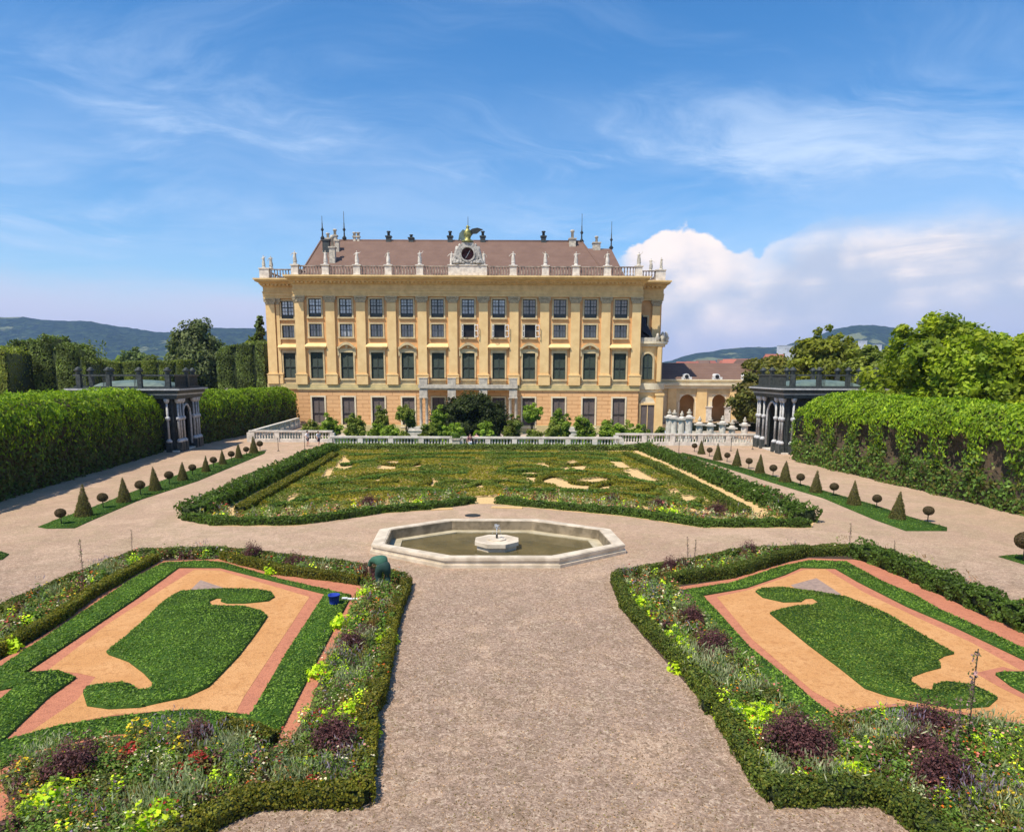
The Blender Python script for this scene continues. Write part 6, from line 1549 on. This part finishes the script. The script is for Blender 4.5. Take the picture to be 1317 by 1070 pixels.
b = MB(); ringm(b, scl(1,-.485), scl(1,-.60), -.7, .385); b.build('inner_wall', M['wetstone'], basin)
b = MB(); ringm(b, scl(1,-.60), scl(1,-1.15), -.7, -.08); b.prism([(p.x-cen.x,p.y-cen.y) for p in scl(1,-.5)], -.9, -.7); b.build('inner_step', M['ledgestone'], basin)
wm = bpy.data.materials.new('basin_water'); wm.use_nodes = True; t = NT(wm.node_tree); pb = t.n['Principled BSDF']
pb.inputs['Base Color'].default_value = (.10,.085,.035,1); pb.inputs['Roughness'].default_value = .06; pb.inputs['IOR'].default_value = 1.33
g_ = t.n.new('ShaderNodeNewGeometry'); bn = t.n.new('ShaderNodeBump'); bn.inputs['Strength'].default_value = .12; bn.inputs['Distance'].default_value = .02
t.l.new(t.noise(g_.outputs['Position'], 4, 3), bn.inputs['Height']); t.l.new(bn.outputs[0], pb.inputs['Normal'])
t.l.new(t.mix(t.ss(t.noise(g_.outputs['Position'], .6, 4), .35, .65), (.15,.115,.05), (.10,.08,.035)), pb.inputs['Base Color'])
b = MB(); q = scl(1,-.75); b.add([(p.x-cen.x,p.y-cen.y,.02) for p in q][::-1] if False else [(p.x-cen.x,p.y-cen.y,-.12) for p in scl(1,-1.0)], [tuple(range(8))[::-1]]); wo = b.build('water', wm, basin)
pc = P(639, 698, .1); px0 = pc.x-cen.x; py0 = pc.y-cen.y
b = MB(); 
for r, z0, z1 in ((1.0,-.7,.08),(1.10,.08,.26),(.45,.26,.32)): b.lathe([(r,z0),(r,z1)], (px0,py0,0), 8, False, math.pi/8)
b.build('central_plinth', M['basinstone'], basin)
b = MB(); b.lathe([(.05,.34),(.05,.5),(.03,.55)], (px0,py0,0), 8); b.build('nozzle', M['iron'], basin)
jet = bpy.data.materials.new('water_spray'); jet.use_nodes = True; pb = jet.node_tree.nodes['Principled BSDF']; pb.inputs['Base Color'].default_value = (.85,.88,.9,1); pb.inputs['Roughness'].default_value = .1; pb.inputs['Transmission Weight'].default_value = .6
b = MB()
for i in range(90):
    a = random.random()*6.28; t_ = random.random(); r = .10*t_+.12*t_*t_; z = .5+1.6*t_*(1-t_)*1.1+.05*random.random(); s = .012+.014*random.random()
    b.lathe([(.001,-s),(s,0),(.001,s)], (px0+r*math.cos(a), py0+r*math.sin(a), z), 5)
b.tube([(px0,py0,.5),(px0,py0,.95)], [.025,.012], 6)
b.build('water_jet', jet, basin)
b = MB(); p = P(608, 663); b.lathe([(.45,0),(.45,.02),(.38,.025)], (0,0,0), 20, False); o = b.build('manhole_cover', M['iron'], None, (p.x, p.y, .004)); tag(o, 'round dark manhole cover behind the fountain', 'manhole cover')
for i, (a, c, lab) in enumerate((((555,655.5),(582,654.5),'yellow edging strip left of the parterre entrance'),((632,652.5),(672,653.5),'yellow edging strip right of the parterre entrance'))):
    b = MB(); b.obox(P(*a), P(*c), .45, .0, .05); o = b.build('edging_strip', M['yellow']); tag(o, lab, 'edging', 'yellow edging strips')

# rope posts
for i, (u, v, lab) in enumerate(((358,580,'thin iron post at the left, nearest the topiary row'),(392,578,'thin iron post near the walking couple'),(873,583,'thin iron post at the start of the right topiary row'),(940,580,'thin iron post before the right balustrade'),(968,578,'thin iron post beside the right pavilion'))):
    p = P(u, v); b = MB(); b.lathe([(.14,0),(.14,.04),(.03,.08)], (0,0,0), 10); b.tube([(0,0,.05),(0,0,1.25)], .028, 6); b.lathe([(.05,1.25),(.06,1.3),(.02,1.36)], (0,0,0), 8)
    o = b.build('barrier_post', M['iron'], None, p); tag(o, lab, 'post', 'thin iron barrier posts')

# ================================================================== houses far right
rs = np.random.default_rng(5)
hb = []
for i in range(34):
    Y = 420+rs.random()*600; u = rs.uniform(862, 1195) if i < 24 else rs.uniform(862, 960)
    hb.append((Y, u))
hb.sort()
hm = [M['paleplaster'], mat('white_render', (.72,.70,.66), (.62,.60,.56), .2), mat('buff_render', (.6,.5,.38),(.5,.42,.33),.2)]
for i, (Y, u) in enumerate(sorted(hb, key=lambda q: q[1])):
    vt = rs.uniform(461, 468) if u < 980 else rs.uniform(455,466)
    w = rs.uniform(12, 24); zt = Q(u, vt, Y).z; x = (u-658)/900*Y; h = zt; wall = h*.66
    lab = 'small distant house with %s roof under the right hills, %s' % (('red' if i % 3 else 'brown'), (ORD[i]+' from the left') if i < 20 else ORD[len(hb)-1-i]+' from the right')
    root = empty('house', (x, Y, 0), lab, 'house', 'distant houses below the right hills', rs.uniform(-.5,.5))
    b = MB(); b.box(-w/2, w/2, -5, 5, -.5, wall); b.build('wall', hm[i%3], root)
    b = MB(); b.add([(-w/2-.5,-5.5,wall),(w/2+.5,-5.5,wall),(w/2+.5,5.5,wall),(-w/2-.5,5.5,wall),(-w/2+1,0,h),(w/2-1,0,h)], [(0,1,5,4),(1,2,5),(2,3,4,5),(3,0,4),(0,3,2,1)]); b.build('roof', M['roof_red'] if i % 3 else M['roof'], root)
    for k in range(int(w/3.2)):
        b = MB(); xx = -w/2+1.6+k*3.2; b.box(xx-.5, xx+.5, -5.06, -4.98, wall-2.6, wall-1.1); b.build('window', M['muntin'], root)
for i, (u, v, Y, w, h, lab) in enumerate(((1010,449,2700,58,24,'large white hospital-like block on the right hill slope'),(1108,441,3000,40,16,'white building high on the right hill'),(1128,446,2900,30,14,'small pale building on the right hill flank'),(1018,452,2500,40,16,'long white building below the hill block'))):
    q = Q(u, v, Y); root = empty('hill_building', (q.x, Y, q.z-60), lab, 'building', 'pale buildings on the right hill')
    b = MB(); b.box(-w/2, w/2, -8, 8, 0, 60+h/2); b.build('wall', hm[1], root)
    b = MB(); b.box(-w/2-.6, w/2+.6, -8.6, 8.6, 60+h/2, 60+h/2+1.6); b.build('roof', M['stone'], root)
    for r_ in range(3):
        b = MB()
        for k in range(int(w/4)): b.box(-w/2+1.4+k*4, -w/2+3+k*4, -8.1, -7.98, 60+h/2-3-r_*4, 60+h/2-1.2-r_*4)
        b.build('window_row', M['muntin'], root)

# ================================================================== PEOPLE
def cm(name, c): return mat(name, c, tuple(x*.85 for x in c), 12, .85)
def person(u, v, h, shirt, shorts, hair, label, rz, hands, step, long_=False):
    p = P(u, v); J, E = figure_joints(h, hands, step)
    root = empty('person', p, label, 'person', None, rz)
    link('body', skin_mesh('body', J, E, M['skin'], 2), root)
    # shirt: own skin, slightly larger
    Js = [(0,0,.53*h,.088*h,.068*h),(0,0,.63*h,.085*h,.065*h),(0,0,.76*h,.108*h,.070*h),(0,0,.825*h,.045*h)]; Es = [(0,1),(1,2),(2,3)]
    for s, hd in ((-1,hands[0]),(1,hands[1])):
        sh = Vector((s*.115,0,.80)); el = Vector(((sh.x+hd[0])/2+s*.05, (sh.y+hd[1])/2+.03, (sh.z+hd[2])/2-.02)); m_ = sh.lerp(el, .75)
        k = len(Js); Js += [(sh.x*h,sh.y*h,sh.z*h,.047*h),(m_.x*h,m_.y*h,m_.z*h,.037*h)]; Es += [(2,k),(k,k+1)]
    link('shirt', skin_mesh('shirt', Js, Es, shirt, 2), root)
    Jp = [(0,0,.53*h,.088*h,.07*h)]; Ep = []
    for s, st in ((-1,step),(1,-step)):
        a = Vector((s*.055,0,.48)); kn = Vector((s*.06,-.02-st*.5,.27)); an = Vector((s*.07,-st*.8,.06)); e = an if long_ else a.lerp(kn,.85)
        k = len(Jp); Jp += [(a.x*h,a.y*h,a.z*h,.068*h)]; Ep += [(0,k)]
        if long_: Jp += [(kn.x*h,kn.y*h,kn.z*h,.048*h),(e.x*h,e.y*h,e.z*h,.036*h)]; Ep += [(k,k+1),(k+1,k+2)]
        else: Jp += [(e.x*h,e.y*h,e.z*h,.056*h)]; Ep += [(k,k+1)]
    link('trousers' if long_ else 'shorts', skin_mesh('trousers', Jp, Ep, shorts, 2), root)
    b = MB(); b.lathe([(.03*h,-.045*h),(.062*h,-.01*h),(.062*h,.035*h),(.045*h,.062*h),(.01*h,.072*h)], (0,.012*h,.935*h), 12, True); b.build('hair', hair, root)
    b = MB()
    for s in (-1,1): b.lathe([(.001,-.035*h),(.03*h,-.02*h),(.03*h,.01*h),(.015*h,.03*h)], (s*.07*h, -s*-1*0-(step if s<0 else -step)*.8*h-.03*h, .025*h), 8, True, 0, 1, 2.0)
    b.build('shoes', cm('shoes', (.1,.1,.1)), root)
    b = MB(); b.lathe([(.001,-.01*h),(.008*h,0),(.001,.012*h)], (0,-.068*h,.925*h), 6)
    for s in (-1,1): b.lathe([(.001,-.005*h),(.006*h,0),(.001,.005*h)], (s*.02*h,-.062*h,.94*h), 6)
    b.build('face', M['skin'], root)
    return root
hands0 = ((-.17,-.10,.50),(.17,.08,.50))
person(396, 574, 1.72, cm('white_shirt',(.75,.75,.75)), cm('navy_shorts',(.03,.04,.08)), cm('dark_hair',(.03,.02,.015)), 'walking person in white shirt and dark shorts, left of the couple', 1.2, hands0, .16)
person(410, 574.5, 1.72, cm('grey_top',(.60,.62,.66)), cm('black_shorts',(.03,.03,.06)), cm('brown_hair',(.10,.06,.03)), 'walking person in light top and black shorts, right of the couple', 1.0, hands0, .10)
person(604.5, 578.5, 1.70, cm('mauve_shirt',(.24,.10,.14)), cm('white_trousers',(.80,.82,.88)), cm('dark_hair',(.04,.025,.02)), 'standing person in dark top and white trousers by the planter', .5, ((-.20,-.05,.5),(.05,-.18,.82)), .03, True)
person(613, 577.5, 1.72, cm('pink_shirt',(.62,.30,.30)), cm('dark_shorts',(.06,.05,.09)), cm('black_hair',(.02,.015,.015)), 'standing person in pink patterned shirt beside the one in white trousers', -.6, ((-.2,-.03,.5),(.19,-.05,.5)), .05)
# gardener bending over the flowers
gp_ = P(490, 757)
def gardener():
    root = empty('person', (gp_.x, gp_.y, 0), 'gardener in dark green clothes bending down among the flowers', 'person', None, -1.5); root.scale = (1.2,)*3
    # facing -x/-y side, hips high, torso bent forward
    J = [(.10,.10,.80,.15,.14),(.0,.0,.93,.15,.14),(-.22,-.10,.90,.18,.13),(-.38,-.16,.80,.07),(-.44,-.20,.74,.06),(-.52,-.24,.68,.095,.10),(-.57,-.27,.62,.06)]
    E = [(0,1),(1,2),(2,3),(3,4),(4,5),(5,6)]
    for s in (-1,1):
        k = len(J); J += [(-.26+.02*s,-.12+s*.20,.84,.065),(-.34,-.16+s*.24,.58,.045),(-.46,-.22+s*.16,.36,.035),(-.50,-.25+s*.14,.29,.036)]; E += [(2,k),(k,k+1),(k+1,k+2),(k+2,k+3)]
        for f in range(4): kk = len(J); J += [(-.53-.01*f,-.26+s*.14+(f-1.5)*.022,.22-.01*(f%2),.010)]; E += [(k+3,kk)]
        k = len(J); J += [(.12,.10+s*.11,.70,.10),(.02,.06+s*.13,.40,.07),(.12,.12+s*.13,.09,.045),(.02,.08+s*.13,.04,.04)]; E += [(0,k),(k,k+1),(k+1,k+2),(k+2,k+3)]
    link('body', skin_mesh('body', J, E, M['skin'], 2), root)
    g1 = cm('green_shirt',(.045,.13,.085)); g2 = cm('green_trousers',(.025,.06,.05))
    Js = [(.13,.12,.72,.19,.18),(.02,.02,.97,.23,.20),(-.22,-.10,.94,.23,.18),(-.34,-.15,.84,.11)]; Es = [(0,1),(1,2),(2,3)]
    for s in (-1,1): k = len(Js); Js += [(-.26,-.12+s*.20,.85,.085),(-.33,-.15+s*.235,.62,.065)]; Es += [(2,k),(k,k+1)]
    link('shirt', skin_mesh('shirt', Js, Es, g1, 2), root)
    Jp = [(.10,.10,.80,.20,.19),(.05,.05,.90,.17,.16)]; Ep = [(0,1)]
    for s in (-1,1): k = len(Jp); Jp += [(.12,.10+s*.12,.68,.14),(.02,.06+s*.14,.40,.11),(.12,.12+s*.14,.12,.085)]; Ep += [(0,k),(k,k+1),(k+1,k+2)]
    link('trousers', skin_mesh('trousers', Jp, Ep, g2, 2), root)
    b = MB(); b.lathe([(.20,-.02),(.19,.0),(.10,.02),(.09,.10),(.02,.12)], (-.50,-.23,.74), 14); b.build('sun_hat', cm('pale_green_hat',(.32,.42,.32)), root)
gardener()
# blue bucket and board
p = P(430, 779); root = empty('bucket', (p.x, p.y, .08), 'blue plastic bucket standing on the grass band of the left bed', 'bucket')
bl_ = cm('blue_plastic', (.015,.045,.33)); b = MB(); b.lathe([(.15,0),(.155,.02),(.19,.30),(.205,.30),(.205,.33),(.18,.33),(.145,.03),(.01,.03)], (0,0,0), 20); b.build('pail', bl_, root)
b = MB(); b.tube([(-.2,0,.31),(-.16,.10,.24),(0,.20,.20),(.16,.10,.24),(.2,0,.31)], .008, 5); b.build('handle', M['iron'], root)
p = P(451, 773); b = MB(); b.box(-.30,.30,-.05,.05,0,.04); b.box(-.30,-.12,-.07,.07,.04,.06); o = b.build('wooden_board', M['white'], None, (p.x, p.y, .07)); tag(o, 'short white board lying beside the blue bucket', 'board')

# ================================================================== haze
hz = bpy.data.materials.new('haze'); hz.use_nodes = True; t = NT(hz.node_tree); t.n.clear()
out = t.n.new('ShaderNodeOutputMaterial'); pv = t.n.new('ShaderNodeVolumePrincipled'); pv.inputs['Color'].default_value = (.40,.58,1,1); pv.inputs['Density'].default_value = .000085; pv.inputs['Anisotropy'].default_value = 0
t.l.new(pv.outputs[0], out.inputs['Volume'])
b = MB(); b.box(-8500, 8500, -59, 8800, -4, 420); o = b.build('haze', hz); tag(o, 'thin blue air haze over the distant hills', 'haze', kind='stuff')
